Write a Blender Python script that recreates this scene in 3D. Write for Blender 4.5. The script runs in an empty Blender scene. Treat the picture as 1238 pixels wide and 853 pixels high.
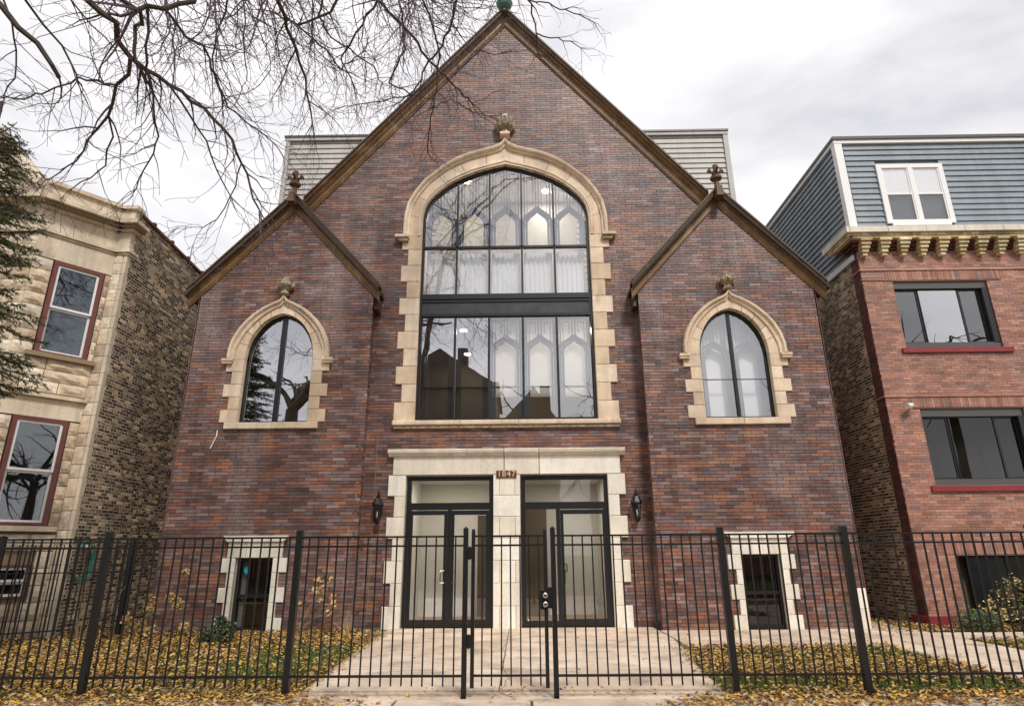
import bpy, bmesh, math, random
import numpy as np
from mathutils import Vector, Matrix
random.seed(7); rng = np.random.default_rng(7)
SC = bpy.context.scene
COL = SC.collection
# ------------------------------------------------------------ camera
PITCH, YAW, ROLL = math.radians(17.88), math.radians(0.75), math.radians(-0.42)
cam_data = bpy.data.cameras.new('camera'); cam = bpy.data.objects.new('camera', cam_data); COL.objects.link(cam)
cam.matrix_world = Matrix.Translation((0, 0, 1.62)) @ Matrix.Rotation(YAW, 4, 'Z') @ Matrix.Rotation(math.pi/2+PITCH, 4, 'X') @ Matrix.Rotation(ROLL, 4, 'Z')
cam_data.sensor_width = 36; cam_data.lens = 748/1238*36; cam_data.clip_end = 2000; cam_data.clip_start = .05
SC.camera = cam
# ------------------------------------------------------------ world, sun, exposure
W = bpy.data.worlds.new('World'); SC.world = W; W.use_nodes = True
nt = W.node_tree; nt.nodes.clear()
SUN_EL, SUN_AZ = math.radians(48), math.radians(162)   # azimuth from +Y clockwise: behind the camera, a little to its right
def wn(t, **k):
    n = nt.nodes.new(t)
    for a, b in k.items(): setattr(n, a, b)
    return n
o_ = wn('ShaderNodeOutputWorld'); bg = wn('ShaderNodeBackground'); sky = wn('ShaderNodeTexSky')
sky.sky_type = 'NISHITA'; sky.sun_disc = False; sky.sun_elevation = SUN_EL; sky.sun_rotation = SUN_AZ
tc = wn('ShaderNodeTexCoord'); mp = wn('ShaderNodeMapping'); mp.inputs['Scale'].default_value = (1, 1, 2.6)
n1 = wn('ShaderNodeTexNoise'); n1.inputs['Scale'].default_value = 2.1; n1.inputs['Detail'].default_value = 6; n1.inputs['Roughness'].default_value = .52; n1.inputs['Distortion'].default_value = .5
cr = wn('ShaderNodeValToRGB'); cr.color_ramp.elements[0].position = .30; cr.color_ramp.elements[0].color = (5.4, 5.4, 5.75, 1)
cr.color_ramp.elements[1].position = .62; cr.color_ramp.elements[1].color = (9.0, 8.75, 8.75, 1)
mx = wn('ShaderNodeMix', data_type='RGBA'); mx.inputs[0].default_value = .93
nt.links.new(tc.outputs['Generated'], mp.inputs['Vector']); nt.links.new(mp.outputs[0], n1.inputs['Vector']); nt.links.new(n1.outputs['Fac'], cr.inputs[0])
nt.links.new(sky.outputs[0], mx.inputs[6]); nt.links.new(cr.outputs[0], mx.inputs[7]); nt.links.new(mx.outputs[2], bg.inputs[0])
bg.inputs[1].default_value = .113; nt.links.new(bg.outputs[0], o_.inputs[0])
sd = bpy.data.lights.new('sun', 'SUN'); sd.energy = 2.1; sd.angle = math.radians(10); sd.color = (1, .96, .9)
sun = bpy.data.objects.new('sun', sd); COL.objects.link(sun)
sdir = Vector((math.sin(SUN_AZ)*math.cos(SUN_EL), math.cos(SUN_AZ)*math.cos(SUN_EL), math.sin(SUN_EL)))
sun.rotation_euler = sdir.to_track_quat('Z', 'Y').to_euler(); sun.location = (-6, -12, 20)
SC.view_settings.view_transform = 'Standard'; SC.view_settings.look = 'None'; SC.view_settings.exposure = .25; SC.view_settings.gamma = 1
SC.cycles.max_bounces = 8; SC.cycles.transparent_max_bounces = 12; SC.cycles.glossy_bounces = 3; SC.cycles.diffuse_bounces = 3
# ------------------------------------------------------------ helpers
def setp(o, label=None, cat=None, group=None, kind=None):
    if label: o['label'] = label
    if cat: o['category'] = cat
    if group: o['group'] = group
    if kind: o['kind'] = kind
    return o
def thing(name, label, cat, loc=(0, 0, 0), group=None):
    o = bpy.data.objects.new(name, None); COL.objects.link(o); o.location = loc; o.empty_display_size = .3
    return setp(o, label, cat, group)
def wloc(o):
    v = Vector((0, 0, 0))
    while o is not None: v += o.location; o = o.parent
    return v
class MB:
    def __init__(s): s.v = []; s.f = []
    def poly(s, pts):
        i = len(s.v); s.v += [tuple(p) for p in pts]; s.f.append(tuple(range(i, i+len(pts)))); return s
    def hexa(s, p):   # p: 8 points, bottom ring then top ring
        i = len(s.v); s.v += [tuple(q) for q in p]
        s.f += [(i+3, i+2, i+1, i), (i+4, i+5, i+6, i+7), (i, i+1, i+5, i+4), (i+1, i+2, i+6, i+5), (i+2, i+3, i+7, i+6), (i+3, i, i+4, i+7)]; return s
    def box(s, x0, x1, y0, y1, z0, z1):
        return s.hexa([(x0, y0, z0), (x1, y0, z0), (x1, y1, z0), (x0, y1, z0), (x0, y0, z1), (x1, y0, z1), (x1, y1, z1), (x0, y1, z1)])
    def prism(s, xz, y0, y1):  # polygon in the xz plane, counter-clockwise seen from the front (-y)
        n = len(xz); i = len(s.v)
        s.v += [(x, y0, z) for x, z in xz]+[(x, y1, z) for x, z in xz]
        s.f.append(tuple(range(i, i+n))); s.f.append(tuple(range(i+2*n-1, i+n-1, -1)))
        for k in range(n): j = (k+1) % n; s.f.append((i+j, i+k, i+n+k, i+n+j))
        return s
    def tube(s, pts, rad, n=6, cap=True):
        pts = [Vector(p) for p in pts]
        if not hasattr(rad, '__len__'): rad = [rad]*len(pts)
        base = len(s.v); up = None
        for k, p in enumerate(pts):
            t = (pts[min(k+1, len(pts)-1)]-pts[max(k-1, 0)])
            t = t.normalized() if t.length > 1e-9 else Vector((0, 0, 1))
            if up is None: up = t.orthogonal().normalized()
            up = (up-t*up.dot(t)); up = up.normalized() if up.length > 1e-6 else t.orthogonal().normalized()
            w = t.cross(up)
            for a in range(n):
                an = 2*math.pi*a/n; q = p+(up*math.cos(an)+w*math.sin(an))*rad[k]; s.v.append((q.x, q.y, q.z))
        for k in range(len(pts)-1):
            for a in range(n):
                b = (a+1) % n; r0 = base+k*n; r1 = r0+n; s.f.append((r0+a, r0+b, r1+b, r1+a))
        if cap:
            s.f.append(tuple(base+a for a in reversed(range(n)))); r = base+(len(pts)-1)*n; s.f.append(tuple(r+a for a in range(n)))
        return s
    def lathe(s, prof, c, n=12, sx=1, sy=1):   # prof: (radius, z) from low to high
        base = len(s.v)
        for r, z in prof:
            for a in range(n): an = 2*math.pi*(a+.5)/n; s.v.append((c[0]+r*sx*math.cos(an), c[1]+r*sy*math.sin(an), c[2]+z))
        for k in range(len(prof)-1):
            for a in range(n): b = (a+1) % n; r0 = base+k*n; s.f.append((r0+a, r0+b, r0+n+b, r0+n+a))
        s.f.append(tuple(base+a for a in reversed(range(n)))); r = base+(len(prof)-1)*n; s.f.append(tuple(r+a for a in range(n)))
        return s
    def build(s, name, mat, parent=None, kind=None, label=None, smooth=False):
        me = bpy.data.meshes.new(name); off = wloc(parent)
        me.from_pydata([(x-off.x, y-off.y, z-off.z) for x, y, z in s.v] if off.length else s.v, [], s.f); me.materials.append(mat)
        if smooth:
            me.shade_smooth()
        o = bpy.data.objects.new(name, me); COL.objects.link(o)
        if parent is not None: o.parent = parent
        if kind: o['kind'] = kind
        if label: o['label'] = label
        return o
def tf_build(mb, f):   # map local coordinates to the world
    mb.v = [tuple(f(*p)) for p in mb.v]; return mb
def pl(curve, x):      # interpolate z along a curve of (offset, z) by offset
    return float(np.interp(abs(x), [c[0] for c in curve], [c[1] for c in curve]))
# ------------------------------------------------------------ materials
MATS = {}
def mat(name, col, rough=.7, var=None, vs=3, island=None, bump=0, bs=40, metal=0, spec=.5, tone=.2, streak=0, patch=None, stretch=(1, 1, 1), stain=None, sts=1.5, stt=(.5, .7)):
    m = bpy.data.materials.new(name); m.use_nodes = True; N = m.node_tree.nodes; L = m.node_tree.links
    p = N['Principled BSDF']; p.inputs['Roughness'].default_value = rough; p.inputs['Metallic'].default_value = metal
    p.inputs['Specular IOR Level'].default_value = spec
    ge = N.new('ShaderNodeNewGeometry'); tcn = N.new('ShaderNodeTexCoord'); oi = N.new('ShaderNodeObjectInfo')
    def noise(scale, detail=5, st=(1, 1, 1)):
        mpn = N.new('ShaderNodeMapping'); mpn.inputs['Scale'].default_value = st
        L.new(ge.outputs['Position'], mpn.inputs['Vector'])
        n = N.new('ShaderNodeTexNoise'); n.inputs['Scale'].default_value = scale; n.inputs['Detail'].default_value = detail; n.inputs['Roughness'].default_value = .62
        L.new(mpn.outputs[0], n.inputs['Vector']); return n.outputs['Fac']
    def mixc(fac, a, b, mode='MIX'):
        x = N.new('ShaderNodeMix'); x.data_type = 'RGBA'; x.blend_type = mode
        for s_, v in ((x.inputs[0], fac), (x.inputs[6], a), (x.inputs[7], b)):
            if isinstance(v, bpy.types.NodeSocket): L.new(v, s_)
            elif isinstance(v, (int, float)): s_.default_value = v
            else: s_.default_value = (*v, 1)
        return x.outputs[2]
    def ramp(fac, els, interp='LINEAR'):
        r = N.new('ShaderNodeValToRGB'); r.color_ramp.interpolation = interp
        while len(r.color_ramp.elements) < len(els): r.color_ramp.elements.new(.5)
        for e, (q, c) in zip(r.color_ramp.elements, els): e.position = q; e.color = (*c, 1) if hasattr(c, '__len__') else (c, c, c, 1)
        L.new(fac, r.inputs[0]); return r.outputs[0]
    c = col
    if island:
        ad = N.new('ShaderNodeMath'); ad.operation = 'MULTIPLY_ADD'; L.new(oi.outputs['Random'], ad.inputs[0]); ad.inputs[1].default_value = 7.31; L.new(ge.outputs['Random Per Island'], ad.inputs[2])
        fr = N.new('ShaderNodeMath'); fr.operation = 'FRACT'; L.new(ad.outputs[0], fr.inputs[0])
        k = len(island); c = ramp(fr.outputs[0], [(i/k, q) for i, q in enumerate(island)], 'CONSTANT')
        fr2 = N.new('ShaderNodeMath'); fr2.operation = 'MULTIPLY_ADD'; L.new(fr.outputs[0], fr2.inputs[0]); fr2.inputs[1].default_value = 37.7; fr2.inputs[2].default_value = 0
        fr3 = N.new('ShaderNodeMath'); fr3.operation = 'FRACT'; L.new(fr2.outputs[0], fr3.inputs[0])
        c = mixc(1, c, ramp(fr3.outputs[0], [(0, 1-tone), (1, 1+tone)]), 'MULTIPLY')
    if var: c = mixc(ramp(noise(vs, 6, stretch), [(.35, 0), (.68, 1)]), c, var) if not island else mixc(1, c, ramp(noise(vs, 6, stretch), [(.3, var[0]), (.7, var[1])]), 'MULTIPLY')
    if patch: c = mixc(ramp(noise(.9, 6, (1, 1, 4.5)), [(.53, 0), (.66, patch[1])]), c, patch[0])
    if stain:
        c = mixc(ramp(noise(sts, 7, (1, 1, .35)), [(stt[0], 0), (stt[1], 1)]), c, stain)
    if streak: c = mixc(1, c, ramp(noise(1.3, 5, (2.5, 2.5, .22)), [(.32, 1-streak), (.6, 1+streak*.3)]), 'MULTIPLY')
    c = mixc(1, c, ramp(noise(bs*1.3, 4), [(.25, .86), (.75, 1.12)]), 'MULTIPLY')
    if isinstance(c, bpy.types.NodeSocket): L.new(c, p.inputs['Base Color'])
    else: p.inputs['Base Color'].default_value = (*c, 1)
    if bump:
        b = N.new('ShaderNodeBump'); b.inputs['Strength'].default_value = bump; b.inputs['Distance'].default_value = .02
        L.new(noise(bs, 6), b.inputs['Height']); L.new(b.outputs[0], p.inputs['Normal'])
    MATS[name] = m; return m
def flat_mat(name, col, rough=.5, metal=0, spec=.5): return mat(name, col, rough, metal=metal, spec=spec, bs=25)
def emit_mat(name, col, e):
    m = bpy.data.materials.new(name); m.use_nodes = True; N = m.node_tree.nodes; p = N['Principled BSDF']
    p.inputs['Base Color'].default_value = (*col, 1); p.inputs['Emission Color'].default_value = (*col, 1); p.inputs['Emission Strength'].default_value = e; return m
def glass_mat(name, refl, tint=(.9, .93, .93), wave=.04, ws=1.2):
    m = bpy.data.materials.new(name); m.use_nodes = True; N = m.node_tree.nodes; L = m.node_tree.links; N.remove(N['Principled BSDF'])
    o = N['Material Output']; g = N.new('ShaderNodeBsdfGlossy'); t = N.new('ShaderNodeBsdfTransparent'); x = N.new('ShaderNodeMixShader')
    g.inputs['Roughness'].default_value = 0.0; g.inputs['Color'].default_value = (.95, .96, .98, 1); t.inputs['Color'].default_value = (*tint, 1)
    lw = N.new('ShaderNodeFresnel'); lw.inputs[0].default_value = 1.5
    mr = N.new('ShaderNodeMath'); mr.operation = 'MULTIPLY_ADD'; L.new(lw.outputs[0], mr.inputs[0]); mr.inputs[1].default_value = 1.0; mr.inputs[2].default_value = refl-.04; mr.use_clamp = True
    ge = N.new('ShaderNodeNewGeometry')
    inv = N.new('ShaderNodeMath'); inv.operation = 'SUBTRACT'; inv.inputs[0].default_value = 1; L.new(ge.outputs['Backfacing'], inv.inputs[1])
    ml = N.new('ShaderNodeMath'); ml.operation = 'MULTIPLY'; L.new(inv.outputs[0], ml.inputs[0]); L.new(mr.outputs[0], ml.inputs[1])
    tm = N.new('ShaderNodeMix'); tm.data_type = 'RGBA'; L.new(inv.outputs[0], tm.inputs[0]); tm.inputs[6].default_value = (1, 1, 1, 1); tm.inputs[7].default_value = (*tint, 1); L.new(tm.outputs[2], t.inputs['Color'])
    no = N.new('ShaderNodeTexNoise'); no.inputs['Scale'].default_value = ws; no.inputs['Detail'].default_value = 1; L.new(ge.outputs['Position'], no.inputs['Vector'])
    b = N.new('ShaderNodeBump'); b.inputs['Strength'].default_value = 1; b.inputs['Distance'].default_value = wave*.3; L.new(no.outputs['Fac'], b.inputs['Height'])
    L.new(b.outputs[0], g.inputs['Normal']); L.new(ml.outputs[0], x.inputs[0]); L.new(t.outputs[0], x.inputs[1]); L.new(g.outputs[0], x.inputs[2]); L.new(x.outputs[0], o.inputs['Surface']); return m
M_church = mat('church_brick', (.2, .1, .08), .45, island=[(.15, .07, .055), (.21, .088, .062), (.16, .1, .095), (.235, .10, .062), (.11, .06, .055), (.23, .145, .13), (.265, .13, .08), (.175, .125, .13), (.17, .08, .066), (.10, .062, .06), (.255, .17, .155), (.15, .11, .112), (.19, .085, .062), (.14, .075, .066)], var=(.62, 1.3), vs=.7, stretch=(1, 1, 5), bump=.3, bs=60, spec=.55, stain=(.34, .265, .25), sts=.8, stt=(.53, .80), streak=.28, patch=((.40, .16, .07), .6))
M_mortar = mat('mortar_brown', (.08, .055, .048), .9, var=(.16, .125, .11), vs=2)
M_press = mat('pressed_brick', (.3, .1, .06), .6, island=[(.40, .2, .14), (.36, .17, .12), (.44, .23, .165), (.38, .2, .155), (.33, .155, .11), (.42, .2, .13), (.27, .155, .135), (.39, .18, .13)], var=(.75, 1.2), vs=1.5, stretch=(1, 1, 4), bump=.2, bs=60, streak=.15)
M_pressm = mat('mortar_red', (.36, .2, .15), .9)
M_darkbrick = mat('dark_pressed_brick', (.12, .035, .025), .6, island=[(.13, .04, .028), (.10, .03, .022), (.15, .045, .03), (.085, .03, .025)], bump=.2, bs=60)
M_common = mat('common_brick', (.1, .07, .05), .85, island=[(.2, .145, .095), (.06, .045, .034), (.34, .25, .16), (.08, .058, .042), (.5, .37, .24), (.045, .034, .028), (.2, .14, .09), (.09, .06, .045), (.3, .19, .12)], var=(.6, 1.7), vs=.9, bump=.5, bs=50)
M_commonm = mat('mortar_sand', (.8, .69, .52), .95, var=(.6, .5, .35), vs=1.2, bump=.4, bs=50)
M_lime = mat('buff_limestone', (.74, .58, .42), .8, island=[(.8, .63, .46), (.76, .59, .42), (.83, .67, .51), (.71, .54, .38), (.79, .62, .46)], var=(.78, 1.12), vs=2.2, bump=.4, bs=32, stain=(.34, .25, .15), sts=2.6, stt=(.57, .78), streak=.16, tone=.05)
M_limed = mat('weathered_limestone', (.5, .41, .28), .85, var=(.16, .13, .09), vs=9, bump=.6, bs=25)
M_cream = mat('cream_stone', (.82, .77, .66), .6, island=[(.84, .79, .68), (.8, .74, .62), (.86, .81, .71), (.77, .7, .58)], var=(.84, 1.06), vs=1.8, bump=.15, bs=26, stain=(.45, .37, .26), sts=2.6, stt=(.6, .82), streak=.15, tone=.03)
M_cap = mat('dirty_joint', (.12, .09, .06), .9)
M_wood = mat('brown_cornice', (.23, .12, .04), .42, var=(.11, .055, .022), vs=2.5, bump=.12, bs=18, stain=(.42, .28, .13), sts=3, stt=(.55, .75))
M_woodd = mat('dark_cornice', (.05, .028, .016), .5, var=(.09, .05, .02), vs=3)
M_copper = mat('green_copper', (.06, .17, .11), .6, var=(.03, .1, .07), vs=6, bump=.2, bs=20)
M_rust = mat('rust_finial', (.15, .07, .025), .6, var=(.07, .035, .018), vs=8, bump=.4, bs=30)
M_black = flat_mat('black_frame', (.012, .012, .013), .35)
M_iron = mat('black_iron', (.004, .004, .0045), .45, bump=.05, bs=80)
M_spand = mat('dark_spandrel', (.035, .037, .04), .3, var=(.06, .062, .066), vs=3, bump=.1, bs=6)
M_trac = flat_mat('painted_tracery', (.05, .055, .065), .5)
M_white = flat_mat('white_paint', (.84, .83, .82), .45)
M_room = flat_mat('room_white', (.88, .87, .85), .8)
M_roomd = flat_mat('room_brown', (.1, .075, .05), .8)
M_beige = flat_mat('vestibule_beige', (.66, .65, .61), .8)
M_tile = mat('floor_tan', (.3, .22, .14), .5, bump=.05)
M_lamp = emit_mat('lamp_glow', (1, .88, .68), 14)
M_g_hi = glass_mat('glass_bright', .32, (.97, .98, .99), wave=.005)
M_g_black = glass_mat('glass_black', .07, (.4, .42, .42), .005)
M_g_wing = glass_mat('glass_wing', .52, (.5, .52, .53), .005)
M_g_door = glass_mat('glass_door', .10, (.95, .95, .95), .006)
M_g_dark = glass_mat('glass_dark', .2, (.45, .47, .48), .006)
M_g_blue = glass_mat('glass_house', .72, (.4, .45, .48), .008, 2)
M_roof = mat('roof_shingle', (.05, .045, .042), .9, bump=.4, bs=20)
M_sidw = mat('pale_siding', (.5, .475, .44), .55, var=(.4, .38, .35), vs=1, streak=.12)
M_sidb = mat('blue_siding', (.22, .25, .265), .5, island=[(.235, .275, .31), (.245, .285, .32), (.225, .262, .295)], var=(.86, 1.08), vs=2, bump=.08, bs=12, streak=.14, tone=.04)
M_yel = mat('yellow_brick', (.6, .42, .14), .7, island=[(.84, .69, .42), (.78, .62, .36), (.88, .75, .5), (.72, .55, .3), (.6, .44, .22)], var=(.75, 1.1), vs=6, bump=.35, bs=40, streak=.3)
M_red = mat('red_paint', (.28, .03, .035), .5, var=(.2, .02, .025), vs=4)
M_grey = flat_mat('grey_bronze', (.09, .085, .08), .4)
M_maroon = mat('maroon_paint', (.17, .05, .035), .5, var=(.13, .038, .028), vs=5)
M_ash = mat('ashlar_stone', (.55, .42, .27), .85, island=[(.75, .61, .45), (.79, .65, .49), (.69, .55, .39), (.75, .59, .42), (.81, .69, .54), (.62, .48, .33)], var=(.62, 1.1), vs=4, bump=.6, bs=14)
M_ashs = mat('smooth_stone', (.76, .65, .5), .8, var=(.62, .51, .37), vs=1.3, bump=.12, bs=20, stain=(.33, .25, .16), sts=1.8, stt=(.52, .75), streak=.25)
M_ashj = mat('stone_joint', (.3, .22, .14), .95)
M_conc = mat('path_concrete', (.6, .5, .42), .85, island=[(.72, .57, .44), (.68, .53, .40), (.74, .6, .47)], var=(.72, 1.1), vs=1.4, bump=.3, bs=45, stain=(.26, .2, .15), sts=1.6, stt=(.5, .74), tone=.05)
M_soil = mat('soil', (.085, .06, .03), .95, var=(.09, .1, .03), vs=1.4, bump=.8, bs=18)
M_asph = mat('asphalt', (.05, .05, .05), .9, bump=.3, bs=60)
M_leaf = mat('fallen_leaf', (.4, .25, .06), .7, spec=.25, island=[(.58, .36, .08), (.48, .27, .06), (.28, .14, .045), (.56, .36, .10), (.46, .32, .17), (.33, .2, .09), (.17, .09, .04), (.58, .35, .05), (.23, .12, .045), (.52, .41, .25), (.13, .075, .04), (.36, .18, .05)], bs=30)
M_grass = mat('grass_blade', (.09, .15, .03), .7, spec=.2, island=[(.10, .17, .03), (.07, .13, .025), (.14, .2, .05), (.18, .2, .06), (.06, .10, .02)])
M_bark = mat('bark', (.065, .048, .042), .9, var=(.11, .08, .055), vs=7, bump=.8, bs=22)
M_twig = mat('twig_bark', (.1, .068, .085), .85)
M_needle = mat('spruce_needle', (.04, .07, .02), .65, spec=.3, island=[(.03, .05, .018), (.045, .07, .022), (.10, .10, .03), (.025, .038, .016), (.18, .15, .04), (.035, .055, .02)])
M_bush = mat('bush_leaf', (.05, .1, .03), .5, spec=.4, island=[(.035, .07, .022), (.06, .10, .03), (.028, .05, .018), (.11, .14, .05), (.05, .06, .02)])
M_dry = mat('dry_leaf', (.5, .36, .15), .8, spec=.2, island=[(.55, .4, .17), (.45, .3, .12), (.62, .48, .26), (.35, .22, .09)])
M_stem = mat('dry_stem', (.28, .2, .12), .9)
M_hose = flat_mat('hose_green', (.03, .16, .12), .4)
M_steel = flat_mat('polished_steel', (.6, .57, .5), .22, metal=1)
M_gold = flat_mat('brass_digit', (.7, .52, .3), .4)
M_plaque = mat('plaque_red', (.13, .03, .012), .5, var=(.08, .02, .01), vs=30)
M_teal = flat_mat('teal_sticker', (.02, .45, .55), .4)
M_curt = flat_mat('green_curtain', (.05, .065, .045), .9)
M_pot = flat_mat('white_plastic', (.75, .75, .73), .4)
M_soot = mat('sooty_brick', (.05, .04, .032), .8, var=(.09, .07, .05), vs=.5)
M_brightener = bpy.data.materials.new('pane_brightener'); M_brightener.use_nodes = True  # translucent material of the panels added to brighten the right lower centre panes
_N = M_brightener.node_tree.nodes; _L = M_brightener.node_tree.links; _t = _N.new('ShaderNodeBsdfTranslucent'); _t.inputs[0].default_value = (.85, .83, .8, 1); _m = _N.new('ShaderNodeMixShader'); _m.inputs[0].default_value = .5
_N['Principled BSDF'].inputs['Base Color'].default_value = (.88, .87, .85, 1); _L.new(_N['Principled BSDF'].outputs[0], _m.inputs[1]); _L.new(_t.outputs[0], _m.inputs[2]); _L.new(_m.outputs[0], _N['Material Output'].inputs[0])
# ------------------------------------------------------------ brick walls
def sub_iv(ivs, a, b):
    out = []
    for x0, x1 in ivs:
        if b <= x0 or a >= x1: out.append((x0, x1)); continue
        if a > x0: out.append((x0, a))
        if b < x1: out.append((b, x1))
    return out
def brick_mesh(name, L, D, H, mt):
    mb = MB().hexa([(-L/2, 0, -H/2), (L/2, 0, -H/2), (L/2, D, -H/2), (-L/2, D, -H/2), (-L/2, 0, H/2), (L/2, 0, H/2), (L/2, D, H/2), (-L/2, D, H/2)])
    me = bpy.data.meshes.new(name); me.from_pydata(mb.v, [], [f for k, f in enumerate(mb.f) if k != 4]); me.materials.append(mt); return me
def brick_wall(parent, ivf, z0, z1, BL, BH, J, mt, mm, org, e, nrm, keep=300, depth=.05, headers=0, wob=.003, near=(0, 0, 1.6), name='wall', label=None, bkf=None, rec=.012):
    """ivf(z) gives the intervals along e where wall stands; nrm points out of the wall. Bricks stand 12 mm proud of the mortar."""
    org = Vector(org); e = Vector(e); nrm = Vector(nrm); ang = math.atan2(e.y, e.x)
    P = lambda u, d, z: (org.x+e.x*u+nrm.x*d, org.y+e.y*u+nrm.y*d, z)
    back = MB(); big = []; cut = []
    nrow = int(round((z1-z0)/(BH+J)))
    for r in range(nrow):
        za = z0+r*(BH+J); zc = za+(BH+J)/2
        ivs = ivf(zc)
        bl = BL*.48 if headers and r % headers == headers-1 else BL
        for a, b in (bkf(zc) if bkf else ivs):
            back.poly([P(a, -rec, za), P(b, -rec, za), P(b, -rec, za+BH+J), P(a, -rec, za+BH+J)])
        shift = (r % 2)*.5*(bl+J)+random.uniform(-.12, .12)*bl
        for a, b in ivs:
            k0 = math.floor((a-shift)/(bl+J))
            u = shift+k0*(bl+J)
            while u < b:
                p0, p1 = max(u, a), min(u+bl, b)
                if p1-p0 > .02:
                    d = random.uniform(-wob, wob); 
                    if p1-p0 > bl-.001 and bl == BL: big.append(((p0+p1)/2, d, zc))
                    else: cut.append((p0, p1, d, zc))
                u += bl+J
    w = back.build(name, mm, parent, label=label); w0 = wloc(w)
    big.sort(key=lambda q: (Vector(P(q[0], 0, q[2]))-Vector(near)).length)
    me = brick_mesh('brick', BL, depth, BH, mt)
    for u, d, zc in big[:keep]:
        o = bpy.data.objects.new('brick', me); COL.objects.link(o); o.parent = w
        p = P(u, d, zc); o.location = (p[0]-w0.x, p[1]-w0.y, p[2]-w0.z); o.rotation_euler = (0, random.uniform(-.004, .004), ang)
    m = MB()
    for p0, p1, d, zc in [(u-BL/2, u+BL/2, d, z) for u, d, z in big[keep:]]+cut:
        za, zb = zc-BH/2, zc+BH/2
        q = [P(p0, d, za), P(p1, d, za), P(p1, d-depth, za), P(p0, d-depth, za), P(p0, d, zb), P(p1, d, zb), P(p1, d-depth, zb), P(p0, d-depth, zb)]
        i = len(m.v); m.v += q; m.f += [(i+3, i+2, i+1, i), (i+4, i+5, i+6, i+7), (i, i+1, i+5, i+4), (i+1, i+2, i+6, i+5), (i+3, i, i+4, i+7)]
    m.build('brick', mt, w, kind='stuff')
    return w
def stone(parent, x0, x1, y0, y1, z0, z1, mt, name='quoin_stone', ch=.012, jo=.003, label=None):
    """a dressed block: chamfered front edges, its joint kept open"""
    x0 += jo; x1 -= jo; z0 += jo; z1 -= jo
    v = [(x0, y0+ch, z0), (x1, y0+ch, z0), (x1, y0+ch, z1), (x0, y0+ch, z1), (x0+ch, y0, z0+ch), (x1-ch, y0, z0+ch), (x1-ch, y0, z1-ch), (x0+ch, y0, z1-ch), (x0, y1, z0), (x1, y1, z0), (x1, y1, z1), (x0, y1, z1)]
    m = MB(); m.v = v; m.f = [(4, 5, 6, 7), (0, 1, 5, 4), (1, 2, 6, 5), (2, 3, 7, 6), (3, 0, 4, 7), (8, 9, 1, 0), (9, 10, 2, 1), (10, 11, 3, 2), (11, 8, 0, 3), (11, 10, 9, 8)]
    return m.build(name, mt, parent, label=label)
# ------------------------------------------------------------ church
XC = -0.35
CI = [(0, 12.03), (.44, 11.93), (.88, 11.79), (1.32, 11.59), (1.6, 11.41), (1.82, 11.22), (2.0, 11.04), (2.12, 10.88), (2.21, 10.68), (2.26, 10.4), (2.26, 9.8)]
CR = [(0, 12.66), (.12, 12.5), (.37, 12.41), (1.0, 12.23), (1.4, 12.04), (1.72, 11.83), (2.12, 11.47), (2.4, 11.08), (2.56, 10.75), (2.63, 10.35), (2.64, 9.8)]
CH = [(0, 12.87), (.05, 12.76), (.14, 12.66), (.37, 12.55), (1.01, 12.37), (1.4, 12.19), (1.72, 11.97), (2.24, 11.51), (2.5, 11.14), (2.68, 10.78), (2.76, 10.35), (2.77, 9.8)]
WI = [(0, 7.4), (.14, 7.37), (.3, 7.3), (.44, 7.2), (.56, 7.07), (.68, 6.89), (.77, 6.68), (.82, 6.46), (.84, 6.2)]
WR = [(0, 7.76), (.06, 7.66), (.25, 7.57), (.45, 7.45), (.63, 7.3), (.78, 7.14), (.93, 6.94), (1.05, 6.7), (1.13, 6.45), (1.14, 6.2)]
WH = [(0, 7.9), (.05, 7.79), (.13, 7.73), (.27, 7.67), (.5, 7.55), (.7, 7.4), (.9, 7.2), (1.06, 6.98), (1.19, 6.7), (1.245, 6.42), (1.25, 6.2)]
def hw_at(curve, z):   # half width of an arch outline at height z
    pts = sorted([(b, a) for a, b in curve])
    if z > pts[-1][0]: return 0
    return float(np.interp(z, [p[0] for p in pts], [p[1] for p in pts]))
church = thing('church', 'dark brick gabled church with three pointed gables and tall stone framed centre window', 'church', (XC, 15, 0))
WOFF = 5.6
def rake_main(x): return 16.95-1.18*abs(x)     # underside of the main cornice
def rake_wing(x): return 10.25-1.03*abs(x)     # about the wing axis (offset 5.58)
def centre_iv(z):
    hi = (17.13-z)/1.19
    if z < 7.6: hi = 3.43
    else: hi = min(hi, 3.5+(z-7.6)/1.02+.25, 5.7)
    iv = [(-hi, hi)]
    h = 0
    if 4.57 < z < 4.72: h = 2.74
    elif 4.72 <= z < 9.8: h = 2.58
    elif z >= 9.8: h = hw_at(CH, z+.05)
    if z < 3.42: h = 2.62
    elif z < 3.95: h = 2.66
    if h: iv = sub_iv(iv, -h, h)
    if 4.72 <= z < 9.8:
        k = (z-4.72)/.935; k -= int(k)
        if k < .47: iv = sub_iv(sub_iv(iv, -2.74, 0), 0, 2.74)
    if z < 3.42:
        k = int(z/.4857)
        if k % 2 == 0: iv = sub_iv(sub_iv(iv, -2.78, 0), 0, 2.78)
    return iv
def centre_bk(z):
    hi = (17.13-z)/1.19
    if z < 7.6: hi = 3.43
    else: hi = min(hi, 3.5+(z-7.6)/1.02+.25, 5.7)
    iv = [(-hi, hi)]
    if z < 3.4: iv = sub_iv(sub_iv(iv, -2.42, -.3), .3, 2.42)
    elif 4.7 < z < 12.0: iv = sub_iv(iv, -(hw_at(CI, z)+.02 if z > 9.8 else 2.28), hw_at(CI, z)+.02 if z > 9.8 else 2.28)
    return iv
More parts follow.
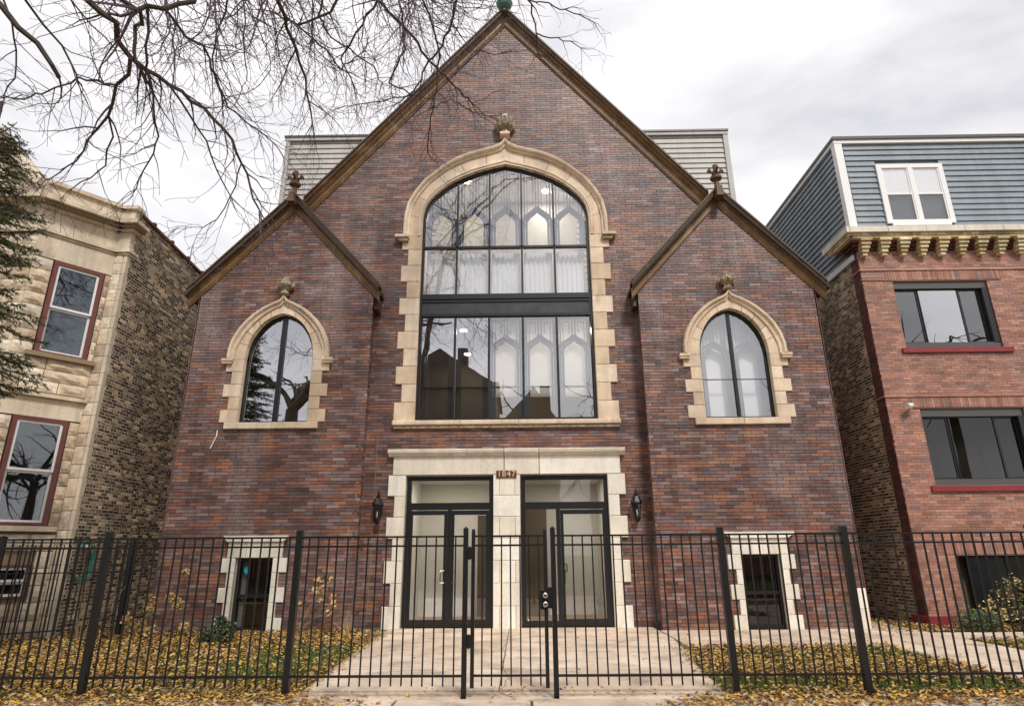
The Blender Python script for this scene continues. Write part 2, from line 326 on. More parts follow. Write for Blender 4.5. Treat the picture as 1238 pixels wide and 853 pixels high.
def wing_bk(z):
    hi = min(2.3, (10.48-z)/1.11); iv = [(max(-2.18, -hi), min(2.24, hi))]
    h = .44 if z < 1.55 else (0 if z < 4.6 else (.86 if z < 6.2 else hw_at(WI, z)))
    return sub_iv(iv, -h, h) if h else iv
def wing_iv(z):
    iv = [(-2.18, 2.24)]
    hi = (10.48-z)/1.11
    if hi < 2.3: iv = [(max(-2.18, -hi), min(2.24, hi))]
    h = 0
    if 4.46 < z < 4.62: h = 1.08
    elif 4.62 <= z < 6.2: h = 1.08
    elif z >= 6.2: h = hw_at(WH, z+.05)
    if z < 1.55: h = .5
    elif z < 2.02: h = .7
    if h: iv = sub_iv(iv, -h, h)
    if 4.62 <= z < 6.2:
        k = int((z-4.62)/.316)
        if k % 2 == 0: iv = sub_iv(sub_iv(iv, -1.24, 0), 0, 1.24)
    if z < 1.55:
        k = int(z/.31)
        if k % 2 == 0: iv = sub_iv(sub_iv(iv, -.7, 0), 0, .7)
    return iv
BL, BH, BJ = .29, .066, .011
brick_wall(church, centre_iv, 0, 17.0, BL, BH, BJ, M_church, M_mortar, (XC, 15, 0), (1, 0, 0), (0, -1, 0), keep=300, label='tall centre wall under the main gable', bkf=centre_bk)
for s in (-1, 1):
    f = wing_iv if s < 0 else (lambda z: [(-b, -a) for a, b in wing_iv(z)][::-1])
    fb_ = wing_bk if s < 0 else (lambda z: [(-b, -a) for a, b in wing_bk(z)][::-1])
    brick_wall(church, f, 0, 10.4, BL, BH, BJ, M_church, M_mortar, (XC+s*WOFF, 14.5, 0), (1, 0, 0), (0, -1, 0), keep=300, label='%s wing wall under a small gable' % ('left' if s < 0 else 'right'), bkf=fb_)
    # inner return of the wing
    x = XC+s*3.42
    brick_wall(church, lambda z: [(0, .5)], 0, 8.0, BL, BH, BJ, M_church, M_mortar, (x, 15 if s > 0 else 14.5, 0), (0, -s, 0), (-s, 0, 0), keep=0)
    MB().box(XC+s*7.83-.005, XC+s*7.83+.005, 14.52, 27, 0, 8.1).build('side_wall', M_church, church)
# roofs
for s in (-1, 1):
    m = MB()
    def slab(x0, z0, x1, z1, y0, y1, t=.12):
        m.hexa([(x0, y0, z0-t), (x1, y0, z1-t), (x1, y1, z1-t), (x0, y1, z0-t), (x0, y0, z0), (x1, y0, z1), (x1, y1, z1), (x0, y1, z0)])
    slab(XC, 17.42, XC+s*5.55, 17.42-1.18*5.55, 14.8, 26)
    m.build('roof', M_roof, church, label='main roof slope')
    m = MB(); slab(XC+s*WOFF, 10.72, XC+s*(WOFF+2.5), 10.72-1.1*2.5, 14.3, 26); slab(XC+s*WOFF, 10.72, XC+s*(WOFF-2.4), 10.72-1.1*2.4, 14.3, 15.0)
    m.build('roof', M_roof, church, label='wing roof slope')
# raking cornices: (vertical offset below the top line, y)
def cornice(A, B, yw, prof, mt, name='gable_cornice', endcut=0):
    m = MB(); n = len(prof)
    i = 0
    for (x, z) in (A, B):
        for v, d in prof: m.v.append((x, yw-d, z+v))
    for k in range(n):
        j = (k+1) % n; m.f.append((k, j, n+j, n+k) if A[0] < B[0] else (n+k, n+j, j, k))
    m.f.append(tuple(range(n-1, -1, -1))); m.f.append(tuple(range(n, 2*n)))
    return m.build(name, mt, church)
P_dark = [(0, -.3), (0, .40), (-.075, .40), (-.085, .36), (-.085, -.3)]
P_up = [(-.087, -.05), (-.087, .335), (-.15, .33), (-.19, .28), (-.22, .2), (-.28, .18), (-.285, -.05)]
P_mid = [(-.287, -.05), (-.287, .15), (-.33, .165), (-.36, .14), (-.37, .11), (-.47, .10), (-.475, -.05)]
P_SC = 1
P_low = [(-.477, -.05), (-.477, .085), (-.53, .09), (-.56, .06), (-.60, .05), (-.62, .015), (-.62, -.05)]
for s in (-1, 1):
    for pr, mt in [([(v*.88, d*.72) for v, d in q_], m_) for q_, m_ in ((P_dark, M_woodd), (P_up, M_wood), (P_mid, M_wood), (P_low, M_wood))]:
        cornice((XC+s*5.52, 17.5-1.19*5.52), (XC, 17.5), 15, pr, mt)
    sc = [[(v*.78, d*.62) for v, d in pr] for pr in (P_dark, P_up, P_mid, P_low)]
    for pr, mt in zip(sc, (M_woodd, M_wood, M_wood, M_wood)):
        cornice((XC+s*(WOFF+2.46), 8.06), (XC+s*WOFF, 10.8), 14.5, pr, mt)
        cornice((XC+s*(WOFF-2.4), 8.16), (XC+s*WOFF, 10.8), 14.5, pr, mt)
    # dark metal gutter drop behind the inner eave end
    MB().box(XC+s*3.3-.05, XC+s*3.3+.05, 14.62, 14.98, 7.55, 7.86).build('eave_end', M_woodd, church)
# finials
def poppy(cx, cy, z, h, w, mt, name='finial', stub=True):
    m = MB()
    m.lathe([(w*.34, 0), (w*.26, h*.1), (w*.2, h*.3), (w*.22, h*.36), (w*.5, h*.42), (w*.52, h*.5), (w*.3, h*.54), (w*.2, h*.6), (w*.17, h*.8), (w*.2, h*.97), (w*.1, h)], (cx, cy, z), 8)
    for k in range(4):
        a = math.pi/2*k; dx, dy = math.cos(a), math.sin(a)
        pts = [(cx, cy, z+h*.66), (cx+dx*w*.4, cy+dy*w*.4, z+h*.7), (cx+dx*w*.62, cy+dy*w*.62, z+h*.78), (cx+dx*w*.7, cy+dy*w*.7, z+h*.7)]
        m.tube(pts, [w*.15, w*.13, w*.14, w*.08], 5)
        m.tube([(cx+dx*w*.4, cy+dy*w*.4, z+h*.7), (cx+dx*w*.5, cy+dy*w*.5, z+h*.88)], [w*.1, w*.06], 5)
    return m.build(name, mt, church)
for s in (-1, 1):
    poppy(XC+s*WOFF, 14.26, 10.65, .78, .3, M_rust)
    MB().hexa([(XC+s*WOFF-.09, 14.06, 10.4), (XC+s*WOFF+.09, 14.06, 10.4), (XC+s*WOFF+.09, 14.3, 10.4), (XC+s*WOFF-.09, 14.3, 10.4), (XC+s*WOFF-.07, 14.08, 10.7), (XC+s*WOFF+.07, 14.08, 10.7), (XC+s*WOFF+.07, 14.3, 10.7), (XC+s*WOFF-.07, 14.3, 10.7)]).build('finial_base', M_rust, church)
gb = MB().lathe([(.05, -.26), (.12, -.23), (.2, -.14), (.235, 0), (.2, .14), (.12, .22), (.03, .25)], (XC, 14.75, 17.62), 12)
gb.tube([(XC, 14.75, 17.3), (XC, 14.75, 17.45)], .09, 8)
for k in range(12):
    a = 2*math.pi*k/12; gb.tube([(XC+.19*math.cos(a), 14.75+.19*math.sin(a), 17.48), (XC+.245*math.cos(a), 14.75+.245*math.sin(a), 17.62), (XC+.19*math.cos(a), 14.75+.19*math.sin(a), 17.76)], .018, 4)
gb.build('copper_ball', M_copper, church)
# stone rings: pieces between two curves given by arc fraction
def resample(curve, n):
    pts = np.array(curve, float); d = np.r_[0, np.cumsum(np.hypot(*np.diff(pts, axis=0).T))]; t = np.linspace(0, d[-1], n)
    return np.c_[np.interp(t, d, pts[:, 0]), np.interp(t, d, pts[:, 1])]
def ring(parent, cx, A, B, y0, y1, joints, mt, name, N=41, ch=.01, yin=None):
    a = resample(A, N); b = resample(B, N)
    for s in (-1, 1):
        for q in range(len(joints)-1):
            i0, i1 = int(joints[q]*(N-1)), int(joints[q+1]*(N-1))
            m = MB(); n = 0
            for i in range(i0, i1+1):
                pa, pb = a[i], b[i]
                e = .006 if i == i0 and i0 > 0 else (-.006 if i == i1 and i1 < N-1 else 0)
                j = min(i+1, N-1) if i < N-1 else i; k_ = i if i < N-1 else i-1
                ta = (a[k_+1]-a[k_]); ta = ta/max(1e-6, np.hypot(*ta))*e; tb = (b[k_+1]-b[k_]); tb = tb/max(1e-6, np.hypot(*tb))*e
                pa = pa+ta; pb = pb+tb
                m.v += [(cx+s*pa[0], y1, pa[1]), (cx+s*pa[0], (yin or y0), pa[1]), (cx+s*(pa[0]*.97+pb[0]*.03), y0, pa[1]*.97+pb[1]*.03), (cx+s*pb[0], y0, pb[1]), (cx+s*pb[0], y1, pb[1])]
                n += 1
            for i in range(n-1):
                for k in range(4): f = (i*5+k, i*5+k+1, i*5+5+k+1, i*5+5+k); m.f.append(f if s > 0 else f[::-1])
            m.f.append((4, 3, 2, 1, 0)); m.f.append(tuple((n-1)*5+k for k in range(5)))
            m.build(name, mt, parent)
def sweep_curve(cx, curve_in, curve_out, prof, mt, name, parent, N=49):
    """prof: (fraction from inner to outer curve, y)"""
    a = resample(curve_in, N); b = resample(curve_out, N)
    for s in (-1, 1):
        m = MB(); n = len(prof)
        for i in range(N):
            for f, y in prof: p = a[i]*(1-f)+b[i]*f; m.v.append((cx+s*p[0], y, p[1]))
        for i in range(N-1):
            for k in range(n-1):
                f = (i*n+k, i*n+k+1, i*n+n+k+1, i*n+n+k); m.f.append(f if s > 0 else f[::-1])
        m.f.append(tuple((N-1)*n+k for k in range(n)))
        m.build(name, mt, parent)
ring(church, XC, CI, CR, 14.955, 15.3, [0, .16, .34, .52, .70, .86, 1], M_lime, 'arch_stone', yin=15.03)
sweep_curve(XC, [(a, b) for a, b in CI], CR, [(.0, 15.08), (.0, 15.0), (.10, 14.985), (.16, 14.93), (.24, 14.925), (.30, 14.95)], M_lime, 'arch_moulding', church)
sweep_curve(XC, CR, CH, [(-.25, 14.955), (-.22, 14.90), (.1, 14.895), (.35, 14.82), (.7, 14.80), (.95, 14.83), (1.0, 14.87), (1.0, 15.01)], M_lime, 'hood_mould', church)
for s in (-1, 1):
    cxw = XC+s*WOFF
    ring(church, cxw, WI, WR, 14.465, 14.8, [0, .22, .42, .6, .78, 1], M_lime, 'arch_stone', yin=14.5)
    sweep_curve(cxw, WR, WH, [(-.5, 14.465), (-.45, 14.42), (.1, 14.41), (.4, 14.35), (.85, 14.345), (1.0, 14.39), (1.0, 14.51)], M_lime, 'hood_mould', church)
    for s2 in (-1, 1):
        MB().box(min(cxw+s2*1.1, cxw+s2*1.36), max(cxw+s2*1.1, cxw+s2*1.36), 14.36, 14.5, 6.14, 6.2).box(min(cxw+s2*1.12, cxw+s2*1.35), max(cxw+s2*1.12, cxw+s2*1.35), 14.38, 14.5, 6.08, 6.137).build('label_stop', M_lime, church)
        for k in range(5):
            wd = 1.27 if k % 2 == 0 else 1.11
            xa, xb = sorted((cxw+s2*.84, cxw+s2*wd)); stone(church, xa, xb, 14.465, 14.8, 4.62+k*.316, 4.62+(k+1)*.316, M_lime)
    for (xa, xb) in ((-1.12, .02), (.02, 1.12)): stone(church, cxw+xa, cxw+xb, 14.42, 14.8, 4.46, 4.62, M_lime, 'sill_stone')
    # small stone fleuron above the hood
    m = MB().lathe([(.11, 0), (.13, .03), (.1, .07), (.085, .12), (.12, .15), (.17, .2), (.19, .27), (.15, .31), (.09, .32), (.085, .45), (.07, .47)], (cxw, 14.4, 7.88), 8)
    for k in range(8):
        a = math.pi/4*k; m.tube([(cxw+.11*math.cos(a), 14.4+.11*math.sin(a), 8.06), (cxw+.21*math.cos(a), 14.4+.21*math.sin(a), 8.12), (cxw+.2*math.cos(a), 14.4+.2*math.sin(a), 8.19)], [.03, .045, .03], 4)
    m.build('stone_finial', M_limed if s < 0 else M_limed, church)
for s2 in (-1, 1):
    xa, xb = sorted((XC+s2*2.6, XC+s2*2.97)); MB().box(xa, xb, 14.8, 15, 9.72, 9.8).build('label_stop', M_lime, church)
    xa, xb = sorted((XC+s2*2.62, XC+s2*2.88)); MB().box(xa, xb, 14.85, 15, 9.62, 9.717).build('label_stop', M_limed, church)
    z = 4.72
    for k in range(11):
        zt = min(4.72+.4675*(k+1), 9.8) if k < 10 else 9.8
        wd = 2.79 if k % 2 == 0 else 2.62
        if zt-z > .05:
            xa, xb = sorted((XC+s2*2.26, XC+s2*wd)); stone(church, xa, xb, 14.955, 15.3, z, zt, M_lime, ch=.014)
        z = zt
for xa, xb in ((-2.8, -1.15), (-1.15, .3), (.3, 2.8)):
    stone(church, XC+xa, XC+xb, 14.86, 15.3, 4.6, 4.72, M_lime, 'sill_stone', ch=.02); stone(church, XC+xa*.99, XC+xb*.99, 14.91, 15.0, 4.52, 4.6, M_limed, 'sill_stone', ch=.015)
# square fleuron over the centre hood
m = MB().lathe([(.16, 0), (.2, .02), (.2, .09), (.13, .13), (.1, .2), (.1, .62), (.11, .72), (.08, .76)], (XC, 14.86, 12.86), 4)
m.build('stone_finial', M_lime, church)
m = MB()
for k in range(8):
    a = math.pi/4*k; c_, s_ = math.cos(a), math.sin(a)
    m.tube([(XC+.08*c_, 14.86+.08*s_, 13.1), (XC+.2*c_, 14.86+.2*s_, 13.18), (XC+.27*c_, 14.86+.27*s_, 13.32), (XC+.2*c_, 14.86+.2*s_, 13.42)], [.05, .075, .065, .04], 5)
m.build('finial_leaves', M_limed, church)
# ------------------------------------------------------------ arched windows
def glazed(parent, pts, y, mt, name='pane'):
    return MB().prism(pts, y, y+.012).build(name, mt, parent)
def bar(parent, x0, x1, z0, z1, y0, y1, mt=None, name='mullion'):
    return MB().box(x0, x1, y0, y1, z0, z1).build(name, mt or M_black, parent)
def arch_cell(xa, xb, z0, curve, cx, n=8, inset=0):
    xs = np.linspace(xb, xa, n)
    return [(xa, z0), (xb, z0)]+[(x, pl(curve, x-cx)-inset) for x in xs]
def tracery(parent, xa, xb, zb, zs, ztip, ztop, y, mt, w=.07, top=True, curve=None, cx=0, trans=None):
    xm = (xa+xb)/2; h = (xb-xa)/2
    m = MB()
    def band(pts, ww, dy=.07, y_=y):
        for (p, q) in zip(pts[:-1], pts[1:]):
            m.tube([(p[0], y_, p[1]), (q[0], y_, q[1])], ww/2, 4)
    og = [(1, 0), (1, .25), (.93, .42), (.75, .58), (.5, .7), (.28, .8), (.12, .9), (0, 1)]
    for s in (-1, 1):
        for dd, ww in ((.0, w*1.2), (.085, w*.8)):
            pts = [(xm+s*(h-.03-dd), zb)]+[(xm+s*(h-.03-dd)*o, zs+(ztip-dd*1.3-zs)*t) for o, t in og]
            band(pts, ww)
    def topz(x): return min(ztop, pl(curve, x-cx)-.04) if curve else ztop
    if topz(xm) > ztip+.05:
        band([(xm-.04, ztip), (xm-.04, topz(xm-.04))], w*.5); band([(xm+.04, ztip), (xm+.04, topz(xm+.04))], w*.5)
        for s in (-1, 1):
            x = xm+s*(h-.06)
            if topz(x) > zs+.3: band([(x, zs), (x, topz(x))], w*.6)
            x2 = xm+s*.12; x3 = xm+s*(h-.14)
            za, zb2 = min(topz(x2), topz(x3))-.06, 0
            band([(x2, ztip+.05), (x2, topz(x2)-.06), (x3, topz(x3)-.06), (x3, zs+(ztip-zs)*.7)], w*.3)
    if trans: band([(xa, trans), (xb, trans)], w*.6)
    m.build('tracery', mt, parent, smooth=False)
cw = MB().box(XC-2.26, XC-2.2, 15.06, 15.2, 4.72, 10.4).build('window', M_black, church, label='tall centre window of two storeys')
bar(cw, XC+2.2, XC+2.26, 4.72, 10.4, 15.06, 15.2, name='frame'); bar(cw, XC-2.2, XC+2.2, 4.72, 4.8, 15.06, 15.2, name='frame')
ring(cw, XC, [(max(a-.05, 0), b-.05) for a, b in CI], CI, 15.07, 15.2, [0, 1], M_black, 'frame')
bar(cw, XC-2.2, XC+2.2, 7.98, 8.12, 15.03, 15.2, name='transom')
bar(cw, XC-2.2, XC+2.2, 7.5, 7.57, 15.04, 15.2, name='transom')
bar(cw, XC-2.2, XC+2.2, 9.48, 9.54, 15.07, 15.2, name='transom')
MB().box(XC-2.2, XC+2.2, 15.09, 15.2, 7.57, 7.9).build('spandrel_panel', M_spand, cw); bar(cw, XC-2.2, XC+2.2, 7.9, 7.98, 15.06, 15.2, name='transom')
cols = [XC-2.2+4.4*k/5 for k in range(6)]
for k in range(1, 5):
    bar(cw, cols[k]-.025, cols[k]+.025, 8.12, pl(CI, cols[k]-XC)-.04, 15.07, 15.2); bar(cw, cols[k]-.028, cols[k]+.028, 4.8, 7.5, 15.07, 15.2)
for k in range(5):
    a, b = cols[k]+.025, cols[k+1]-.025
    glazed(cw, arch_cell(a, b, 9.54, CI, XC, inset=.04), 15.12, M_g_hi)
    glazed(cw, [(a, 8.12), (b, 8.12), (b, 9.48), (a, 9.48)], 15.12, M_g_hi)
    glazed(cw, [(a, 4.8), (b, 4.8), (b, 7.5), (a, 7.5)], 15.12, M_g_hi if k > 1 else M_g_wing)
    tracery(cw, a, b, 9.54, 10.15, 10.8, 12, 15.22, M_trac, curve=CI, cx=XC, w=.1)
    tracery(cw, a, b, 4.8, 6.45, 7.0, 7.42, 15.22, M_trac if k > 1 else M_grey, w=.1, trans=5.62)
# rooms behind the centre window, open to it
def room(x0, x1, y0, y1, z0, z1, mt, mfl, name='interior_wall', lamps=(), lz=None):
    m = MB(); m.poly([(x0, y1, z0), (x1, y1, z0), (x1, y1, z1), (x0, y1, z1)]).poly([(x0, y0, z0), (x0, y1, z0), (x0, y1, z1), (x0, y0, z1)]).poly([(x1, y1, z0), (x1, y0, z0), (x1, y0, z1), (x1, y1, z1)])
    m.poly([(x0, y0, z1), (x0, y1, z1), (x1, y1, z1), (x1, y0, z1)]); m.build(name, mt, church)
    MB().poly([(x0, y0, z0), (x1, y0, z0), (x1, y1, z0), (x0, y1, z0)]).build('interior_floor', mfl, church)
    for x, y in lamps:
        MB().lathe([(.11, -.02), (.11, 0)], (x, y, z1-.005), 12).build('ceiling_light', M_lamp, church)
        l = bpy.data.lights.new('ceiling_lamp', 'AREA'); l.shape = 'DISK'; l.size = .2; l.energy = 30; l.color = (1, .9, .75)
        o = bpy.data.objects.new('ceiling_lamp', l); COL.objects.link(o); o.location = (x-XC, y-15, z1-.06); o.parent = church
room(XC-2.6, XC+2.6, 15.31, 18.2, 8.0, 12.7, M_room, M_tile, lamps=((.75, 16.4), (.9, 17.4), (-1.6, 16.8)))
room(XC-2.6, XC+2.6, 15.31, 19.5, 4.6, 7.6, M_roomd, M_tile, lamps=((-1.58, 16.39), (-1.65, 18.58), (.56, 16.6), (1.6, 16.4)))  # last two lamps placed here to light the added panels from behind
for k in range(5):
    a, b = cols[k]+.06, cols[k+1]-.06
    m = MB()
    for q in range(6): xx = a+(b-a)*(q+.25)/6; m.box(xx, xx+(b-a)/12, 15.36, 15.385, 8.16, 9.45)
    m.box(a, b, 15.39, 15.4, 8.14, 9.47).build('blind_or_panel', M_room, cw)
    if k > 1:
        m = MB()
        m.box(a, b, 15.38, 15.385, 5.4, 7.5).build('blind_or_panel', M_brightener, cw)  # added pale panel, stands in for bright sky reflected in these panes
for s in (-1, 1):
    cxw = XC+s*WOFF; gm = M_g_wing if s < 0 else M_g_hi
    w = MB().box(cxw-.84, cxw-.79, 14.62, 14.76, 4.62, 6.3).build('window', M_black, church, label='%s wing window with pointed arch' % ('left' if s < 0 else 'right'))
    bar(w, cxw+.79, cxw+.84, 4.62, 6.3, 14.62, 14.76, name='frame'); bar(w, cxw-.79, cxw+.79, 4.62, 4.68, 14.62, 14.76, name='frame')
    ring(w, cxw, [(max(a-.045, 0), b-.045) for a, b in WI], WI, 14.62, 14.76, [0, 1], M_black, 'frame')
    mw_ = .055 if s < 0 else .035
    bar(w, cxw-mw_, cxw+mw_, 4.68, 7.34, 14.62, 14.76)
    for a, b in ((cxw-.79, cxw-mw_), (cxw+mw_, cxw+.79)):
        glazed(w, arch_cell(a, b, 5.62, WI, cxw, inset=.035), 14.67, gm); glazed(w, [(a, 4.68), (b, 4.68), (b, 5.6), (a, 5.6)], 14.67, gm)
        bar(w, a, b, 5.6, 5.62, 14.66, 14.7, name='transom', mt=M_black if s < 0 else M_trac)
        tracery(w, a, b, 4.7, 6.2, 6.62, 7.3, 14.78, M_black if s < 0 else M_trac, curve=WI, cx=cxw, w=.1)
    if s > 0: MB().box(cxw-.9, cxw+.9, 14.95, 14.96, 4.6, 7.5).build('blind_or_panel', M_room, w)
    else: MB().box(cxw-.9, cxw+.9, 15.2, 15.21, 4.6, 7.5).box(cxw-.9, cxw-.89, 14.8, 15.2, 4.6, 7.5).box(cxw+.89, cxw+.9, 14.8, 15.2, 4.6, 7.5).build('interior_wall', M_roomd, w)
# ------------------------------------------------------------ basement windows of the wings
for s in (-1, 1):
    cx = XC+s*5.63; low = .0
    jm = M_cream
    for s2 in (-1, 1):
        for k in range(5):
            wd = .74 if k % 2 == 0 else .58
            xa, xb = sorted((cx+s2*.42, cx+s2*wd)); stone(church, xa, xb, 14.455, 14.8, k*.31, (k+1)*.31, jm, ch=.01)
    for xa, xb in ((-.62, -.2), (-.2, .2), (.2, .62)): stone(church, cx+xa, cx+xb, 14.455, 14.8, 1.55, 1.9, jm, 'lintel_stone')
    if s < 0: MB().prism([(cx-.62, 1.9), (cx+.62, 1.9), (cx+.72, 1.98), (cx+.72, 2.03), (cx-.72, 2.03), (cx-.72, 1.98)], 14.4, 14.56).build('lintel_cap', jm, church)
    else: MB().prism([(cx-.62, 1.9), (cx+.62, 1.9), (cx+.7, 1.95), (cx+.77, 1.97), (cx+.77, 2.03), (cx-.77, 2.03), (cx-.77, 1.97), (cx-.7, 1.95)], 14.4, 14.56).build('lintel_cap', jm, church)
    w = MB().box(cx-.42, cx-.36, 14.62, 14.75, .02, 1.55).build('window', M_black, church, label='basement window beside the %s' % ('left lawn' if s < 0 else 'right walk'))
    bar(w, cx+.36, cx+.42, .02, 1.55, 14.62, 14.75, name='frame'); bar(w, cx-.36, cx+.36, 1.48, 1.55, 14.62, 14.75, name='frame'); bar(w, cx-.36, cx+.36, .02, .1, 14.62, 14.75, name='frame'); bar(w, cx-.36, cx+.36, .72, .78, 14.64, 14.73, name='meeting_rail')
    for z0, z1 in ((.1, .72), (.78, 1.48)): glazed(w, [(cx-.36, z0), (cx+.36, z0), (cx+.36, z1), (cx-.36, z1)], 14.68, M_g_black)
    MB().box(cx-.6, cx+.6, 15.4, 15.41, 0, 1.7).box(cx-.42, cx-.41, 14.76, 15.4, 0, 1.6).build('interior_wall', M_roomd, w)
    if s < 0:
        MB().box(cx-.36, cx-.22, 14.8, 14.82, .1, 1.48).build('blind_or_panel', M_room, w)
        MB().prism([(cx-.28, 1.26), (cx-.23, 1.2), (cx-.18, 1.26), (cx-.17, 1.36), (cx-.29, 1.36)], 14.672, 14.678).build('shield_sticker', M_teal, w, label='small teal shield sticker')
# side entrance stones at the far right corner, and the small cellar stones
for z0, z1 in ((0, .42), (.42, .84)):
    stone(church, 7.1, 7.44, 14.44, 14.8, z0, z1, M_cream, 'quoin_stone')
# ------------------------------------------------------------ entrance
for s2 in (-1, 1):
    for k in range(7):
        wd = 2.82 if k % 2 == 0 else 2.66
        xa, xb = sorted((XC+s2*2.4, XC+s2*wd)); stone(church, xa, xb, 14.93, 15.3, k*.4857, (k+1)*.4857, M_cream, ch=.012)
for k in range(7):
    z0, z1 = k*.4857, (k+1)*.4857
    if k % 2 == 1: stone(church, XC-.315, XC+.325, 14.93, 15.3, z0, z1, M_cream, 'pier_stone')
    else:
        for xa, xb in ((-.315, -.17), (-.17, .2), (.2, .325)): stone(church, XC+xa, XC+xb, 14.93, 15.3, z0, z1, M_cream, 'pier_stone')
for xa, xb in ((-2.72, -.06), (-.05, .78), (.79, 2.72)):
    stone(church, XC+xa, XC+xb, 14.92, 15.3, 3.4, 3.84, M_cream, 'lintel_stone', ch=.008)
for xa, xb in ((-2.84, -.95), (-.95, -.06), (-.05, .78), (.79, 2.84)):
    m = MB(); pr = [(14.92, 3.84), (14.88, 3.86), (14.86, 3.9), (14.79, 3.92), (14.77, 3.98), (14.8, 4.0), (15.02, 4.01), (15.02, 3.84)]
    for x in (XC+xa+.004, XC+xb-.004): m.v += [(x, y, z) for y, z in pr]
    for k in range(8): j = (k+1) % 8; m.f.append((j, k, 8+k, 8+j))
    m.f.append(tuple(range(8))); m.f.append(tuple(range(15, 7, -1))); m.build('lintel_cap', M_cream, church)
pq = MB().box(XC-.24, XC+.24, 14.9, 14.93, 3.32, 3.49).build('address_plaque', M_plaque, church)
fc = bpy.data.curves.new('digits', 'FONT'); fc.body = '1847'; fc.size = .2; fc.extrude = .006; fc.align_x = 'CENTER'; fc.align_y = 'CENTER'; fc.space_character = 1.12
fo = bpy.data.objects.new('digits', fc); COL.objects.link(fo); dgm = bpy.context.evaluated_depsgraph_get(); me = bpy.data.meshes.new_from_object(fo.evaluated_get(dgm)); bpy.data.objects.remove(fo)
me.materials.clear(); me.materials.append(M_gold); do = bpy.data.objects.new('house_number', me); COL.objects.link(do); do.parent = pq; do.location = (XC-wloc(church).x, 14.892-15, 3.405); do.rotation_euler = (math.pi/2, 0, 0); do['label'] = 'brass digits 1847'
ys0, ys1 = 15.05, 15.17
for side, (xa, xb, xm) in enumerate(((-2.73, -.665, -1.7), (-.01, 2.065, .86))):
    w = MB().box(xa, xa+.1, ys0, ys1, .05, 3.38).build('door_frame', M_black, church, label='%s glazed entrance' % ('left' if side == 0 else 'right'))
    bar(w, xb-.1, xb, .05, 3.38, ys0, ys1, name='frame'); bar(w, xa+.1, xb-.1, 3.28, 3.38, ys0, ys1, name='frame'); bar(w, xa+.1, xb-.1, .05, .16, ys0, ys1, name='frame'); bar(w, xa+.1, xb-.1, 2.6, 2.76, ys0, ys1, name='transom'); bar(w, xm-.045, xm+.045, .16, 2.6, ys0, ys1)
    glazed(w, [(xa+.1, 2.76), (xb-.1, 2.76), (xb-.1, 3.28), (xa+.1, 3.28)], 15.1, M_g_door)
    glazed(w, [(xa+.1, .16), (xm-.045, .16), (xm-.045, 2.6), (xa+.1, 2.6)], 15.1, M_g_door)
    glazed(w, [(xm+.045, .16), (xb-.1, .16), (xb-.1, 2.6), (xm+.045, 2.6)], 15.1, M_g_door)
    leaf = [(xa+.1, xm-.05)] if side == 0 else []
    leaf.append((xm+.05, xb-.1))
    for i, (da, db) in enumerate(leaf):
        d = MB().box(da, da+.07, 15.03, 15.09, .1, 2.58).box(db-.07, db, 15.03, 15.09, .1, 2.58).box(da+.07, db-.07, 15.03, 15.09, 2.48, 2.58).box(da+.07, db-.07, 15.03, 15.09, .1, .2).build('door', M_black, church, label='black framed glass door leaf')
        hx = db-.12 if (side == 0 and i == 0) else da+.13
        if side == 0: MB().tube([(hx, 15.03, .98), (hx, 14.96, .98), (hx, 14.95, 1.0), (hx, 14.95, 1.22), (hx, 14.96, 1.24), (hx, 15.03, 1.24)], .012, 6).tube([(hx, 14.95, .98), (hx+(.09 if i == 0 else -.09), 14.98, .98)], .01, 5).tube([(hx, 14.95, 1.24), (hx+(.09 if i == 0 else -.09), 14.98, 1.24)], .01, 5).build('handle', M_steel, d)
        else: MB().box(hx-.09, hx-.05, 14.99, 15.03, .95, 1.25).tube([(hx-.07, 15.0, 1.22), (hx-.02, 14.93, 1.2), (hx-.02, 14.93, 1.36), (hx-.07, 15.0, 1.38)], .014, 6).build('handle', M_black, d)
    m = MB().box(xa+.13, xa+.16, 15.04, 15.05, .17, .2).box(xb-.16, xb-.13, 15.04, 15.05, .17, .2).build('clip', M_pot, w)
# vestibule
room(-2.78, -.62, 15.31, 17.6, .04, 3.45, M_beige, M_tile, lamps=((-1.66, 15.95),))
room(-.06, 2.1, 15.31, 17.9, .04, 3.45, M_beige, M_tile, lamps=((.91, 16.1),))
MB().box(-2.6, -1.25, 17.55, 17.59, .04, .5).build('skirting', M_room, church); MB().box(.75, 2.0, 17.85, 17.89, .04, .5).build('skirting', M_room, church)
MB().box(-1.2, -.68, 17.52, 17.59, .04, 2.6).build('inner_door', M_roomd, church); MB().box(-.04, .68, 17.5, 17.58, .04, 2.9).build('inner_door', M_roomd, church); MB().box(-.04, -.02, 15.4, 17.5, .04, 3.0).build('inner_door', M_roomd, church)
for xx in (-2.7, 2.02):
    for k in range(34): MB().box(xx-.06, xx+.06, 15.33, 15.43, .1+k*.077, .166+k*.077).build('brick', M_church, church) if k < 34 else None
